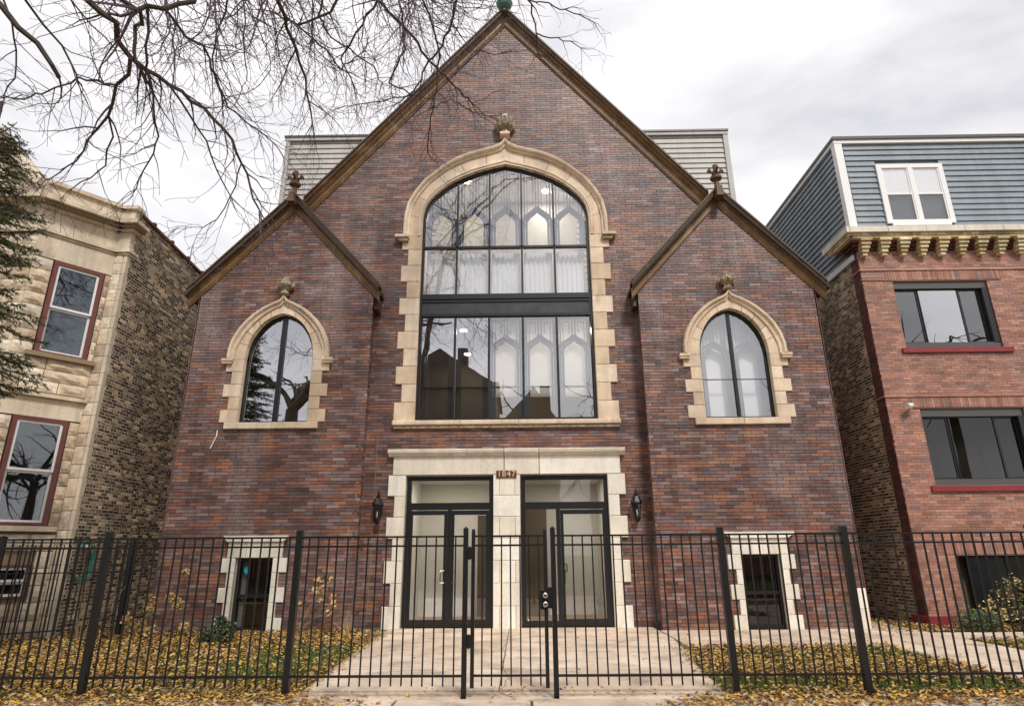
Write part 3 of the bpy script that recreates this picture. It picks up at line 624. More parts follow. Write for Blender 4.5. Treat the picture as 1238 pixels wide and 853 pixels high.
# third storey addition in pale siding behind the gables
add = MB().box(-7.95, 7.15, 18.05, 27, 8.5, 15.3).build('roof_addition', M_sidw, church, label='pale boxy storey behind the gables')
m = None
pk = .2
pmL = {}
z = 8.9
while z < 15.25:
    for xa, xb in ((-7.83, -5), (5-.7, 7.03)):
        if xb < 0: xe = min(-.35-(17.4-z-.3)/1.18-.0, -.35); xb2 = max(xa+.4, min(-2.9, xe+1.8))
        mb = MB().hexa([(xa, 18.0, z), (xb if xb > 0 else -2.6, 18.0, z), (xb if xb > 0 else -2.6, 18.06, z), (xa, 18.06, z), (xa, 18.035, z+pk), (xb if xb > 0 else -2.6, 18.035, z+pk), (xb if xb > 0 else -2.6, 18.06, z+pk), (xa, 18.06, z+pk)]) if xb < 0 else \
            MB().hexa([(1.9, 18.0, z), (xb, 18.0, z), (xb, 18.06, z), (1.9, 18.06, z), (1.9, 18.035, z+pk), (xb, 18.035, z+pk), (xb, 18.06, z+pk), (1.9, 18.06, z+pk)])
        mb.build('plank', M_sidw, add)
    z += pk
MB().box(-7.98, -7.83, 17.95, 18.1, 8.5, 15.3).build('corner_board', M_sidw, add); MB().box(7.03, 7.19, 17.95, 18.1, 8.5, 15.3).build('corner_board', M_sidw, add)
MB().box(-8.03, 7.22, 17.9, 18.15, 15.3, 15.37).build('roof_edge', M_grey, add); MB().box(-8.0, 7.2, 17.93, 18.12, 15.18, 15.298).build('fascia', M_sidw, add)
# lanterns
def lantern(x, lab):
    t = thing('wall_lantern', lab, 'lantern', (x, 15, 2.6), 'lanterns beside the church entrance')
    c = (x, 14.83, 0)
    MB().lathe([(.07, 2.95-.09), (.135, 2.82-.09), (.14, 2.79-.09), (.1, 2.77-.09)][::-1], c, 8).lathe([(.02, 2.86), (.05, 2.88), (.05, 2.91), (.02, 2.93), (.03, 2.96), (.012, 3.05)], c, 8).build('cap', M_iron, t)
    MB().lathe([(.065, 2.38), (.105, 2.68)], c, 8).build('glass', M_g_door, t)
    m = MB()
    for k in range(8):
        a = 2*math.pi*(k+.5)/8; m.tube([(x+.065*math.cos(a), 14.83+.065*math.sin(a), 2.38), (x+.108*math.cos(a), 14.83+.108*math.sin(a), 2.68)], .009, 4)
    m.lathe([(.02, 2.26), (.05, 2.3), (.075, 2.36), (.075, 2.39)], c, 8); m.build('cage', M_iron, t)
    MB().tube([(x, 14.98, 2.75), (x, 14.93, 2.98), (x, 14.86, 3.0), (x, 14.83, 2.94)], .014, 5).box(x-.05, x+.05, 14.97, 14.995, 2.42, 2.8).tube([(x, 14.98, 2.45), (x, 14.9, 2.33), (x, 14.84, 2.32)], .014, 5).build('bracket', M_iron, t)
    MB().lathe([(.012, 2.42), (.02, 2.5), (.012, 2.56)], c, 6).build('bulb', M_pot, t)
lantern(-3.36, 'black wall lantern on the brick left of the entrance doors'); lantern(2.68, 'black wall lantern on the brick right of the entrance doors')
setp(MB().tube([(-7.22, 14.48, 4.44), (-7.2, 14.44, 4.3), (-7.27, 14.44, 4.12), (-7.3, 14.42, 4.0)], .012, 5).build('loose_cable', M_white), 'short white cable dangling below the left wing window sill', 'cable')
setp(MB().tube([(-3.5, 14.985, 0.1), (-3.5, 14.985, 4.5)], .008, 5).build('wall_wire', M_stem), 'thin tan wire running up the brick corner left of the entrance', 'wire')
# ------------------------------------------------------------ left neighbour: stone fronted house with a canted bay
ZL = lambda z: 1.62+1.1*(z-1.62)
LX, LY = -9.9, 14.02
house = thing('stone_house', 'tan rough stone fronted house with canted bay and maroon window frames at the left', 'house', (LX, LY, 0))
ca, sa = math.cos(math.radians(40)), math.sin(math.radians(40))
PX, PY = -10.23, 14.02
def cant(u, d, z): return (PX-sa*u+ca*d, PY-ca*u-sa*d, z)      # u along the canted face, d out of it
def cbox(name, u0, u1, d0, d1, z0, z1, mt, parent=house, label=None):
    m = MB().box(u0, u1, 0, 1, 0, 1); m.v = [cant(u, d0+(d1-d0)*dd, z0+(z1-z0)*zz) for u, dd, zz in m.v]; m.f = [f[::-1] for f in m.f]
    return m.build(name, mt, parent, label=label)
S = 1.1; UL = 1.45*S
BX, BY, _ = cant(UL, 0, 0)
# core bodies behind the stones
core = MB()
for u0_, u1_, z0_, z1_ in ((0, .3, 0, 1.45), (1.3, UL, 0, 1.45), (.3, 1.3, 0, .8), (0, UL, 1.45, ZL(2.2)), (0, .22, ZL(2.2), ZL(4.3)), (1.14*S, UL, ZL(2.2), ZL(4.3)), (0, UL, ZL(4.3), ZL(5.62)), (0, .143, ZL(5.62), ZL(7.68)), (1.07*S, UL, ZL(5.62), ZL(7.68)), (0, UL, ZL(7.68), ZL(9.4))):
    core.poly([cant(u0_, -.06, z0_), cant(u0_, -.06, z1_), cant(u1_, -.06, z1_), cant(u1_, -.06, z0_)])
core = core.box(PX-.05, LX-.03, LY+.04, LY+.3, 0, ZL(9.38)).box(BX-5, BX-.02, BY+.06, BY+.3, 0, ZL(9.4)).build('wall', M_ashj, house, label='canted stone face of the bay')
def rock(parent, f, u0, u1, z0, z1, dd=.05, nx=4, nz=3, j=.008):
    """rock-faced block: a pillowed, broken front"""
    u0 += j; u1 -= j; z0 += j; z1 -= j; m = MB()
    for a in range(nz+1):
        for b in range(nx+1):
            ed = a in (0, nz) or b in (0, nx)
            m.v.append(f(u0+(u1-u0)*b/nx, 0 if ed else dd*random.uniform(.35, 1.1), z0+(z1-z0)*a/nz))
    k = len(m.v)
    for a in range(nz):
        for b in range(nx): i = a*(nx+1)+b; m.f.append((i, i+1, i+nx+2, i+nx+1))
    m.v += [f(u0, -.06, z0), f(u1, -.06, z0), f(u1, -.06, z1), f(u0, -.06, z1)]
    A, B, C_, D = 0, nx, (nz+1)*(nx+1)-1, nz*(nx+1)
    m.f += [(k, k+1, B, A), (k+1, k+2, C_, B), (k+2, k+3, D, C_), (k+3, k, A, D)]
    return m.build('stone', M_ash, parent)
def rows(parent, f, u0, u1, z0, z1, h=.3, lens=(.35, .75), holes=()):
    n = max(1, round((z1-z0)/h)); hh = (z1-z0)/n
    for r in range(n):
        za, zb = z0+r*hh, z0+(r+1)*hh; ivs = [(u0, u1)]
        for a, b, c, d in holes:
            if zb > c+.02 and za < d-.02: ivs = sub_iv(ivs, a, b)
        for a, b in ivs:
            u = a
            while u < b-.02:
                l = random.uniform(*lens)
                if b-u-l < .2: l = b-u
                rock(parent, f, u, min(u+l, b), za, zb, nx=3 if l < .4 else 5); u += l
w1 = (.13*S, 1.07*S, ZL(5.62), ZL(7.68)); w2 = (.2*S, 1.14*S, ZL(2.2), ZL(4.3))
fc_ = lambda u, d, z: cant(u, d, z)
hl = [(w1[0]-.02, w1[1]+.02, w1[2]-.1, w1[3]), (w2[0]-.02, w2[1]+.02, w2[2]-.1, w2[3]), (.3, 1.3, .8, 1.45)]
rows(core, fc_, 0, UL, 0, ZL(2.03), .32, holes=hl); rows(core, fc_, 0, UL, ZL(2.19), ZL(4.28), .29, holes=hl); rows(core, fc_, 0, UL, ZL(4.82), ZL(5.54), .27, (.5, .9), holes=hl); rows(core, fc_, 0, UL, ZL(5.54), ZL(7.68), .3, holes=hl)
cbox('lintel', 0, UL, -.06, .02, ZL(4.3), ZL(4.7), M_ashs); cbox('ledge', -.02, UL, -.06, .12, ZL(4.705), ZL(4.78), M_ashs)
cbox('lintel', 0, UL, -.06, .02, ZL(7.69), ZL(8.19), M_ashs)
cbox('string_course', -.04, UL+.06, -.06, .10, ZL(8.25), ZL(8.32), M_ashs); cbox('string_course', -.02, UL+.04, -.06, .05, ZL(8.195), ZL(8.245), M_ashs)
cbox('frieze', 0, UL, -.06, .0, ZL(8.325), ZL(8.78), M_ashs)
for z0, z1, d in ((8.785, 8.84, .1), (8.845, 8.9, .2), (8.905, 8.99, .3), (8.995, 9.05, .22)): cbox('cornice', -.12*d, UL+.12, -.06, d*1.1, ZL(z0), ZL(z1), M_ashs if d != .2 else M_ashj)
for a, b in ((0, .5), (.5, 1.2), (1.2, UL)): cbox('parapet_stone', a+.004, b-.004, -.06, .02, ZL(9.055), ZL(9.37), M_ashs)
cbox('coping', -.03, UL+.06, -.2, .1, ZL(9.375), ZL(9.46), M_ashs)
cbox('sill', w1[0]-.15, w1[1]+.15, -.06, .12, w1[2]-.1, w1[2], M_ashj); cbox('sill', w2[0]-.18, w2[1]+.18, -.06, .12, w2[2]-.13, w2[2]-.02, M_ashs); 
def sash(parent, f, u0, u1, z0, z1, fr, gl, wf=.09, deep=-.02, curtain=None, label=None, white=M_white):
    def b(name, a0, a1, d0, d1, c0, c1, mt, par):
        m = MB().box(a0, a1, 0, 1, 0, 1); m.v = [f(u, d0+(d1-d0)*dd, c0+(c1-c0)*zz) for u, dd, zz in m.v]; m.f = [q[::-1] for q in m.f]; return m.build(name, mt, par)
    w = b('window', u0, u0+wf, deep-.1, deep+.05, z0, z1, fr, parent)
    if label: w['label'] = label
    b('frame', u1-wf, u1, deep-.1, deep+.05, z0, z1, fr, w); b('frame', u0+wf, u1-wf, deep-.1, deep+.05, z1-wf, z1, fr, w); b('frame', u0+wf, u1-wf, deep-.1, deep+.05, z0, z0+wf*.6, fr, w)
    a0, a1, c0, c1 = u0+wf, u1-wf, z0+wf*.6, z1-wf; zm = c0+(c1-c0)*.5; t = .05
    for q0, q1, dp in ((c0, zm, -.05), (zm, c1, 0)):
        b('sash', a0, a0+t, deep+dp-.03, deep+dp+.02, q0, q1, white, w); b('sash', a1-t, a1, deep+dp-.03, deep+dp+.02, q0, q1, white, w)
        b('sash', a0+t, a1-t, deep+dp-.03, deep+dp+.02, q0, q0+t, white, w); b('sash', a0+t, a1-t, deep+dp-.03, deep+dp+.02, q1-t, q1, white, w)
        b('pane', a0+t, a1-t, deep+dp-.01, deep+dp, q0+t, q1-t, gl, w)
    if curtain: b('curtain', a0, a1, deep-.4, deep-.38, c0, zm+.05, curtain, w)
    b('interior_wall', u0, u1, deep-.6, deep-.58, z0, z1, M_roomd, w)
    return w
sash(house, fc_, *w1, M_maroon, M_g_blue, label='upper bay window in a maroon frame'); sash(house, fc_, *w2, M_maroon, M_g_wing, label='lower bay window with green curtain', curtain=M_curt)
sash(house, fc_, .32, 1.28, .8, 1.45, M_maroon, M_g_dark, wf=.05)
# front-facing corner strip with quoins
z = 0; k = 0
while z < ZL(8.78):
    h = .3 if k % 2 else .42; z1 = min(z+h, ZL(8.78)); cut = -.14 if k % 2 == 0 else -.1
    rock(core, lambda u, d, zz: (u, LY-d, zz), PX-.01, LX-.1, z, z1, .03, 3, 3)
    stone(core, LX-.1, LX+(.0), LY-.01, LY+(.12 if k % 2 else .3), z, z1, M_ashs, 'quoin_stone', ch=.008); z = z1; k += 1
for z0, z1, d in ((8.195, 8.245, .04), (8.25, 8.32, .1), (8.785, 8.84, .1), (8.845, 8.9, .2), (8.905, 8.99, .3), (8.995, 9.05, .22)):
    MB().box(PX-.03, LX+d*.9, LY-d, LY+.25, ZL(z0), ZL(z1)).build('cornice', M_ashs if d != .2 else M_ashj, house)
MB().box(PX-.02, LX-.002, LY-.02, LY+.25, ZL(8.325), ZL(8.78)).build('frieze', M_ashs, house); MB().box(PX-.02, LX-.002, LY-.02, LY+.25, ZL(9.055), ZL(9.37)).build('parapet_stone', M_ashs, house); MB().box(PX-.05, LX+.08, LY-.1, LY+.25, ZL(9.375), ZL(9.46)).build('coping', M_ashs, house)
# bay front and its pediment
fb = lambda u, d, z: (BX-u, BY-d, z)
rows(core, lambda u, d, z: (BX-1.2+u, BY-d, z), 0, 1.2, 0, ZL(8.2), .3)
MB().box(BX-5, BX, BY-.05, BY+.2, ZL(8.2), ZL(9.05)).box(BX-5, BX+.1, BY-.35, BY+.2, ZL(8.9), ZL(9.05)).box(BX-5, BX, BY-.1, BY+.2, ZL(8.2), ZL(8.3)).build('cornice', M_ashs, house)
ped = [(BX+.05, ZL(9.06)), (BX-1.9, ZL(10.9)), (BX-4.2, ZL(9.06))]
MB().prism([ped[0], ped[1], ped[2]], BY-.1, BY+.2).build('pediment', M_ashs, house)
for (a, b) in ((ped[0], ped[1]), (ped[1], ped[2])):
    m = MB(); 
    for x, z in (a, b): m.v += [(x, BY-.45, z+.02), (x, BY-.45, z+.26), (x, BY+.2, z+.26), (x, BY+.2, z+.02)]
    m.f = [(0, 1, 5, 4), (1, 2, 6, 5), (3, 0, 4, 7), (2, 3, 7, 6), (3, 2, 1, 0), (4, 5, 6, 7)]; m.build('pediment_coping', M_ashs, house)
# common brick side wall
def side_top(u): return ZL(9.34)-.055*u
lw = brick_wall(house, lambda z: [(.14, min(9, (ZL(9.34)-z)/.055))] if z > ZL(8.9) else [(.14, 9)], 0, ZL(9.34), .195, .056, .02, M_common, M_commonm, (LX, LY, 0), (0, 1, 0), (1, 0, 0), keep=300, headers=6, wob=.0025, rec=.0045, label='sooty common brick side wall')
MB().hexa([(LX-.3, LY+.25, side_top(.25)), (LX+.05, LY+.25, side_top(.25)), (LX+.05, LY+9, side_top(9)), (LX-.3, LY+9, side_top(9)), (LX-.3, LY+.25, side_top(.25)+.07), (LX+.05, LY+.25, side_top(.25)+.07), (LX+.05, LY+9, side_top(9)+.07), (LX-.3, LY+9, side_top(9)+.07)]).build('tile_coping', M_maroon, house)
for k in range(9): MB().box(LX-.3, LX+.07, LY+.7+k*.9, LY+.8+k*.9, side_top(.7+k*.9)+.06, side_top(.7+k*.9)+.12).build('coping_joint', M_maroon, house)
MB().box(LX-6, LX-.3, LY+.3, LY+9, 0, ZL(9.0)).build('body', M_roomd, house)
# garden hose on the side wall
hs = thing('garden_hose', 'green garden hose coiled on a hook on the brick side of the stone house', 'hose', (LX+.08, LY+.4, 1.5))
m = MB()
for q in range(4):
    r = .3+.03*q; m.tube([(LX+.06+.025*q, LY+.42+r*.8*math.cos(a), 1.5+r*1.2*math.sin(a)) for a in np.linspace(0, 2*math.pi, 20)], .014, 5)
m.build('coil', M_hose, hs); MB().box(LX, LX+.16, LY+.36, LY+.48, 1.78, 1.86).build('hook', M_pot, hs)
# ------------------------------------------------------------ right neighbour
RX, RY = 9.0, 15.0
rh = thing('brick_house', 'orange red brick house with blue grey siding storey and yellow brick corbels at the right', 'house', (RX, RY, 0))
def r_iv(z):
    iv = [(0, 6.5)]
    for z0, z1, a, b in ((6.47, 8.32, .78, 3.22), (3.05, 4.92, .78, 3.3), (.0, 1.5, .9, 3.3)):
        if z0 < z < z1: iv = sub_iv(iv, a, b)
    if 1.5 <= z < 1.78: iv = sub_iv(iv, .62, 3.6)
    for z0, z1 in ((8.33, 8.62), (4.93, 5.2)):
        if z0 < z < z1: iv = sub_iv(iv, .62, 3.6)
    return iv
rw = brick_wall(rh, r_iv, 0, 9.2, .205, .062, .006, M_press, M_pressm, (RX, RY, 0), (1, 0, 0), (0, -1, 0), keep=300, wob=.0015, near=(8, 6, 4), label='smooth orange brick front wall')
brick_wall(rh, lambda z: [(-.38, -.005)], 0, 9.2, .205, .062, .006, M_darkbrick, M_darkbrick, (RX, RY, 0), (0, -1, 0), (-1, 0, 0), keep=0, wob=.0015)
brick_wall(rh, lambda z: [(-9, -.38)], 0, 9.05, .195, .056, .02, M_common, M_commonm, (RX+.0, RY, 0), (0, -1, 0), (-1, 0, 0), keep=300, headers=6, wob=.0025, rec=.0045, label='sooty common brick side wall of the right house')
MB().box(RX+.3, RX+6.5, RY+.65, RY+9, 0, 9.3).build('body', M_roomd, rh)
# soldier courses over the windows
for zz, u0, u1, h in ((8.335, .62, 3.6, .27), (4.94, .62, 3.6, .25), (1.51, .62, 3.6, .26)):
    me = brick_mesh('brick', .062, .05, h-.01, M_press)
    n = int((u1-u0)/.069)
    for q in range(n):
        o = bpy.data.objects.new('brick', me); COL.objects.link(o); o.parent = rw; o.location = (u0+.035+q*.069, -.006+random.uniform(-.002, .002), zz+h/2)
    MB().box(RX+u0, RX+u1, RY+.01, RY+.12, zz-.02, zz+h).build('soldier_backing', M_pressm, rh)
MB().box(RX+.0, RX+6.5, RY-.03, RY+.02, 8.61, 8.66).box(RX-.03, RX, RY-.03, RY+.4, 8.61, 8.66).build('band', M_press, rh)
MB().box(RX+.0, RX+6.5, RY-.03, RY+.02, 5.2, 5.25).box(RX-.03, RX, RY-.03, RY+.4, 5.2, 5.25).build('band', M_press, rh)
MB().box(RX-.02, RX+.62, RY-.02, RY+.02, 8.33, 8.36).build('band', M_press, rh)
MB().box(RX-.1, RX+.55, RY-.12, RY+.05, .0, .22).box(RX-.1, RX-.02, RY+.051, RY+.45, 0, .22).build('painted_plinth', M_red, rh)
def triple(u0, u1, z0, z1, lab, glv, mx=(.28, .72), lines=False):
    x0, x1 = RX+u0, RX+u1
    w = MB().box(x0, x1, RY+.06, RY+.2, z1-.2, z1).build('window', M_grey, rh, label=lab)
    bar(w, x0, x1, z0, z0+.16, RY+.05, RY+.2, M_grey, 'sill_pan'); bar(w, x0, x0+.05, z0+.16, z1-.2, RY+.08, RY+.2, name='frame'); bar(w, x1-.16, x1, z0+.16, z1-.2, RY+.03, RY+.2, name='frame')
    xs = [x0+.05, x0+(x1-x0)*mx[0], x0+(x1-x0)*mx[1], x1-.16]
    for k in range(3):
        a, b = xs[k], xs[k+1]; t = .045 if k != 1 else .02; y = RY+.14-.02*(k == 1)
        bar(w, a, a+t, z0+.16, z1-.2, y, y+.05, name='sash'); bar(w, b-t, b, z0+.16, z1-.2, y, y+.05, name='sash'); bar(w, a+t, b-t, z0+.16, z0+.16+t, y, y+.05, name='sash'); bar(w, a+t, b-t, z1-.2-t, z1-.2, y, y+.05, name='sash')
        MB().box(a+t, b-t, y+.02, y+.03, z0+.16+t, z1-.2-t).build('pane', glv[k], w)
    MB().box(x0, x1, RY+.6, RY+.62, z0, z1).box(x0, x0+.01, RY+.2, RY+.6, z0, z1).build('interior_wall', M_roomd, w)
    if lines:
        m = MB()
        for q in range(26): m.box(x0+.06, x1-.17, RY+.3, RY+.325, z0+.2+q*.058, z0+.212+q*.058)
        m.build('blind_or_panel', M_grey, w)
    MB().box(x0-.13, x1+.2, RY-.06, RY+.06, z0-.13, z0-.005).build('sill', M_red, rh)
triple(.78, 3.22, 6.47, 8.32, 'upper window with grey bronze frame', (M_g_dark, M_g_wing, M_g_dark), (.27, .70), True)
triple(.78, 3.3, 3.05, 4.92, 'lower window with grey bronze frame', (M_g_black, M_g_black, M_g_black), (.28, .72))
w = MB().box(RX+.9, RX+3.3, RY+.5, RY+.52, .1, 1.5).box(RX+.9, RX+.92, RY, RY+.5, .1, 1.5).box(RX+.9, RX+3.3, RY+.02, RY+.5, 1.49, 1.5).build('basement_opening', M_roomd, rh)
bar(w, RX+1.35, RX+2.2, .2, 1.45, RY+.35, RY+.4, M_black, 'frame'); MB().box(RX+2.25, RX+3.2, RY+.38, RY+.39, .2, 1.45).build('pane', M_g_black, w)
# cornice: dark bricks stepping out, yellow band, pale coping
for z0, z1, d in ((9.2, 9.27, .05), (9.275, 9.35, .12), (9.355, 9.42, .19)):
    MB().box(RX-d, RX+6.5, RY-d, RY+.4, z0, z1).build('cornice_course', M_darkbrick, rh)
yb = MB().box(RX-.2, RX+6.5, RY-.2, RY+.4, 9.42, 9.56).build('cornice_course', M_yel, rh)
for q in range(30):
    for r in range(2):
        xa = RX-.3+q*.22+(r*.11); stone(yb, xa, xa+.215, RY-.3-.02*r, RY-.19, 9.425+r*.068, 9.49+r*.068, M_yel, 'brick', ch=.004, jo=.002)
for q in range(11):
    r = 0
    stone(yb, RX-.31, RX-.2, RY-.3+q*.1, RY-.21+q*.1, 9.43, 9.49, M_yel, 'brick', ch=.003, jo=.002); stone(yb, RX-.33, RX-.2, RY-.3+q*.1, RY-.21+q*.1, 9.495, 9.555, M_yel, 'brick', ch=.003, jo=.002)
for k in range(12):
    cxk = RX+.14+k*.51; m = MB()
    for q in range(5):
        hw = .155-.024*q; m.box(cxk-hw, cxk+hw, RY-.32+.045*q, RY+.02, 9.35-q*.09+.012, 9.44-q*.09)
    m.build('corbel', M_yel, rh)
MB().box(RX-.38, RX+6.5, RY-.4, RY+.5, 9.56, 9.72).box(RX-.38, RX+.1, RY+.5, RY+1.0, 9.56, 9.72).build('coping', M_cream, rh)
for k in range(7): MB().box(RX-.3+k*1.0, RX-.3+k*1.0+.008, RY-.403, RY-.39, 9.56, 9.72).build('joint', M_cap, rh)
# siding storey
sid = MB().box(RX+.04, RX+6.5, RY+.08, RY+9, 9.1, 12.55).build('siding_storey', M_sidb, rh, label='top storey clad in blue grey boards')
pk = .176; z = 9.9
WX0, WX1, WZ0, WZ1 = RX+.97, RX+2.8, 10.0, 11.85
while z < 12.5:
    ivs = [(RX+.2, RX+6.5)]
    if z+pk > WZ0 and z < WZ1: ivs = [(RX+.2, WX0+.03), (WX1-.03, RX+6.5)]
    for a, b in ivs:
        MB().hexa([(a, RY+.0, z), (b, RY+.0, z), (b, RY+.08, z), (a, RY+.08, z), (a, RY+.035, z+pk), (b, RY+.035, z+pk), (b, RY+.08, z+pk), (a, RY+.08, z+pk)]).build('plank', M_sidb, sid)
    z += pk
z = 9.15
while z < 12.5:
    MB().hexa([(RX-.04, RY+.15, z), (RX+.04, RY+.15, z), (RX+.04, RY+9, z), (RX-.04, RY+9, z), (RX-.0, RY+.15, z+pk), (RX+.04, RY+.15, z+pk), (RX+.04, RY+9, z+pk), (RX-.0, RY+9, z+pk)]).build('plank', M_sidb, sid); z += pk
MB().box(RX-.06, RX+.15, RY-.04, RY+.14, 9.3, 12.55).build('corner_board', M_white, sid)
MB().box(RX-.07, RX+6.5, RY-.05, RY+9, 12.55, 12.66).build('fascia', M_white, sid); MB().box(RX-.1, RX+6.5, RY-.09, RY+9, 12.66, 12.75).build('roof_edge', M_grey, sid)
MB().box(RX-.06, RX+.0, RY+.14, RY+9, 9.0, 9.15).build('skirt_board', M_white, sid); MB().box(RX-.06, RX+6.5, RY-.06, RY-.001, 9.72, 9.9).build('skirt_board', M_white, sid)
ww = MB().box(WX0, WX1, RY-.05, RY+.0, WZ1-.13, WZ1).box(WX0, WX0+.13, RY-.05, RY, WZ0, WZ1-.13).box(WX1-.13, WX1, RY-.05, RY, WZ0, WZ1-.13).box(WX0+.13, WX1-.13, RY-.05, RY, WZ0-.07, WZ0+.1).box((WX0+WX1)/2-.06, (WX0+WX1)/2+.06, RY-.05, RY, WZ0+.1, WZ1-.13).build('window', M_white, sid, label='white double sash window in the siding')
for a, b in ((WX0+.13, (WX0+WX1)/2-.06), ((WX0+WX1)/2+.06, WX1-.13)):
    zm = (WZ0+WZ1)/2-.02
    MB().box(a, b, RY-.035, RY-.001, zm-.025, zm+.025).box(a, a+.035, RY-.03, RY, WZ0+.1, WZ1-.13).box(b-.035, b, RY-.03, RY, WZ0+.1, WZ1-.13).build('sash', M_white, ww)
    MB().box(a, b, RY-.02, RY-.01, zm+.025, WZ1-.13).build('pane', M_g_hi, ww); MB().box(a, b, RY-.006, RY-.003, WZ0+.1, zm-.025).build('pane', M_g_dark, ww)
    MB().box(a, b, RY+.003, RY+.006, zm, WZ1-.13).build('blind', M_room, ww)
# security camera on the brick
sc_ = thing('security_camera', 'small white security camera on the brick beside the lower window of the right house', 'camera', (9.5, 15, 4.98))
MB().tube([(9.56, 14.99, 5.0), (9.56, 14.9, 5.0), (9.5, 14.86, 4.97)], .025, 6).build('bracket', M_pot, sc_); MB().tube([(9.53, 14.86, 4.97), (9.36, 14.78, 4.93)], [.055, .065], 8).build('housing', M_pot, sc_)
# ------------------------------------------------------------ ground
def sheet(name, pts, z, mt, parent=None, kind='structure', th=0):
    m = MB()
    if th: m.v = []; n = len(pts); m.v = [(x, y, z) for x, y in pts]+[(x, y, z-th) for x, y in pts]; m.f = [tuple(range(n))]+[(k, n+k, n+(k+1) % n, (k+1) % n) for k in range(n)]
    else: m.poly([(x, y, z) for x, y in pts])
    return m.build(name, mt, parent, kind=kind)
sheet('ground', [(-400, -400), (400, -400), (400, 400), (-400, 400)], -.02, M_soil)
path = sheet('path', [(-3.02, 15.05), (-2.95, 13.5), (-2.72, 8.45), (2.42, 8.45), (2.62, 11.0), (2.95, 12.0), (6.35, 12.0), (6.35, 8.45), (8.3, 8.45), (8.3, 12.9), (16, 12.9), (16, 13.9), (8.3, 13.9), (8.3, 15.1), (3.1, 14.5), (3.1, 15.05)], .004, M_cap)
def slab(pts, z=.03, name='paving_slab', parent=path):
    cx = sum(p[0] for p in pts)/len(pts); cy = sum(p[1] for p in pts)/len(pts)
    q = [(x+(cx-x)*.008/max(.3, abs(x-cx)), y+(cy-y)*.008/max(.3, abs(y-cy))) for x, y in pts]
    return sheet(name, q, z, M_conc, parent, kind=None, th=.03)
xl = lambda y: np.interp(y, [8.45, 13.5, 15.05], [-2.72, -2.95, -3.02]); xr = lambda y: np.interp(y, [8.45, 11, 12, 15.05], [2.42, 2.62, 2.9, 2.9])
ys = [8.45, 9.9, 11.45, 13.1, 15.04]
for k in range(4):
    a, b = ys[k], ys[k+1]
    slab([(xl(a), a), (-.3, a), (-.3, b), (xl(b), b)], .03+random.uniform(-.003, .003)); slab([(-.3, a), (xr(a), a), (xr(b), b), (-.3, b)], .03+random.uniform(-.003, .003))
for a, b in ((2.93, 4.6), (4.6, 6.35)): slab([(a, 12.0), (b, 12.0), (b, 14.44), (a, 14.44)], .026)
for a, b in ((8.45, 10.2), (10.2, 12), (12, 13.9), (13.9, 16)): slab([(6.36, a), (8.3, a), (8.3, b), (6.36, b)], .028)
for a, b in ((8.31, 10.5), (10.5, 13), (13, 16)): slab([(a, 12.9), (b, 12.9), (b, 13.85), (a, 13.85)], .024)
slab([(-2.9, 8.02), (-.1, 8.05), (-.3, 8.44), (-2.72, 8.44)], .012); slab([(-.09, 8.05), (2.6, 8.02), (2.42, 8.44), (-.29, 8.44)], .009)
side = sheet('sidewalk', [(-30, 5.9), (30, 5.9), (30, 8.0), (-30, 8.0)], .0, M_cap)
for k in range(16): slab([(-12.3+k*1.55, 5.95), (-10.77+k*1.55, 5.95), (-10.77+k*1.55, 7.99), (-12.3+k*1.55, 7.99)], .022+random.uniform(-.004, .004), parent=side)
sheet('verge', [(-60, 2.2), (60, 2.2), (60, 5.9), (-60, 5.9)], .01, M_soil)
sheet('road', [(-120, -6), (120, -6), (120, 2.0), (-120, 2.0)], -.1, M_asph); MB().box(-120, 120, 2.0, 2.2, -.1, .03).build('kerb', M_conc, kind='structure')
setp(MB().box(-3.35, -2.9, 14.2, 14.45, 0, .04).build('stone_edge', M_cream), 'pale stone edging at the wall beside the entrance path', 'edging')
def crack(pts, w=.006):
    P_ = [Vector((x, y, .033)) for x, y in pts]; out = [P_[0]]
    for a, b in zip(P_[:-1], P_[1:]):
        n = max(2, int((b-a).length/.07))
        for k in range(1, n+1): out.append(a.lerp(b, k/n)+Vector((random.gauss(0, .012), random.gauss(0, .012), 0)))
    m = MB()
    for a, b in zip(out[:-1], out[1:]):
        d = (b-a).normalized(); q = Vector((-d.y, d.x, 0))*w*random.uniform(.5, 1.3); m.poly([a-q, b-q, b+q, a+q])
    m.build('crack', M_cap, path)
for c_ in ([(-.3, 12.6), (-.36, 11.9), (-.28, 11.2), (-.34, 10.3), (-.2, 9.3), (-.25, 8.5)], [(-1.4, 8.05), (-.95, 8.4), (-.4, 8.3), (0, 8.55), (.5, 8.2), (1.4, 8.3), (2.3, 8.1)], [(2.4, 13.9), (2.7, 13.0), (3.1, 12.4)], [(-2.2, 9.6), (-1.6, 9.8), (-1.2, 9.75)], [(4.2, 13.2), (4.9, 12.9), (5.3, 12.1)], [(7.2, 12.6), (7.9, 12.1), (8.2, 11.9)]): crack(c_)
tufts = [(-.75, 8.2), (.42, 8.2), (-.1, 8.35), (1.3, 8.3), (-1.5, 8.1), (-.5, 8.3)]
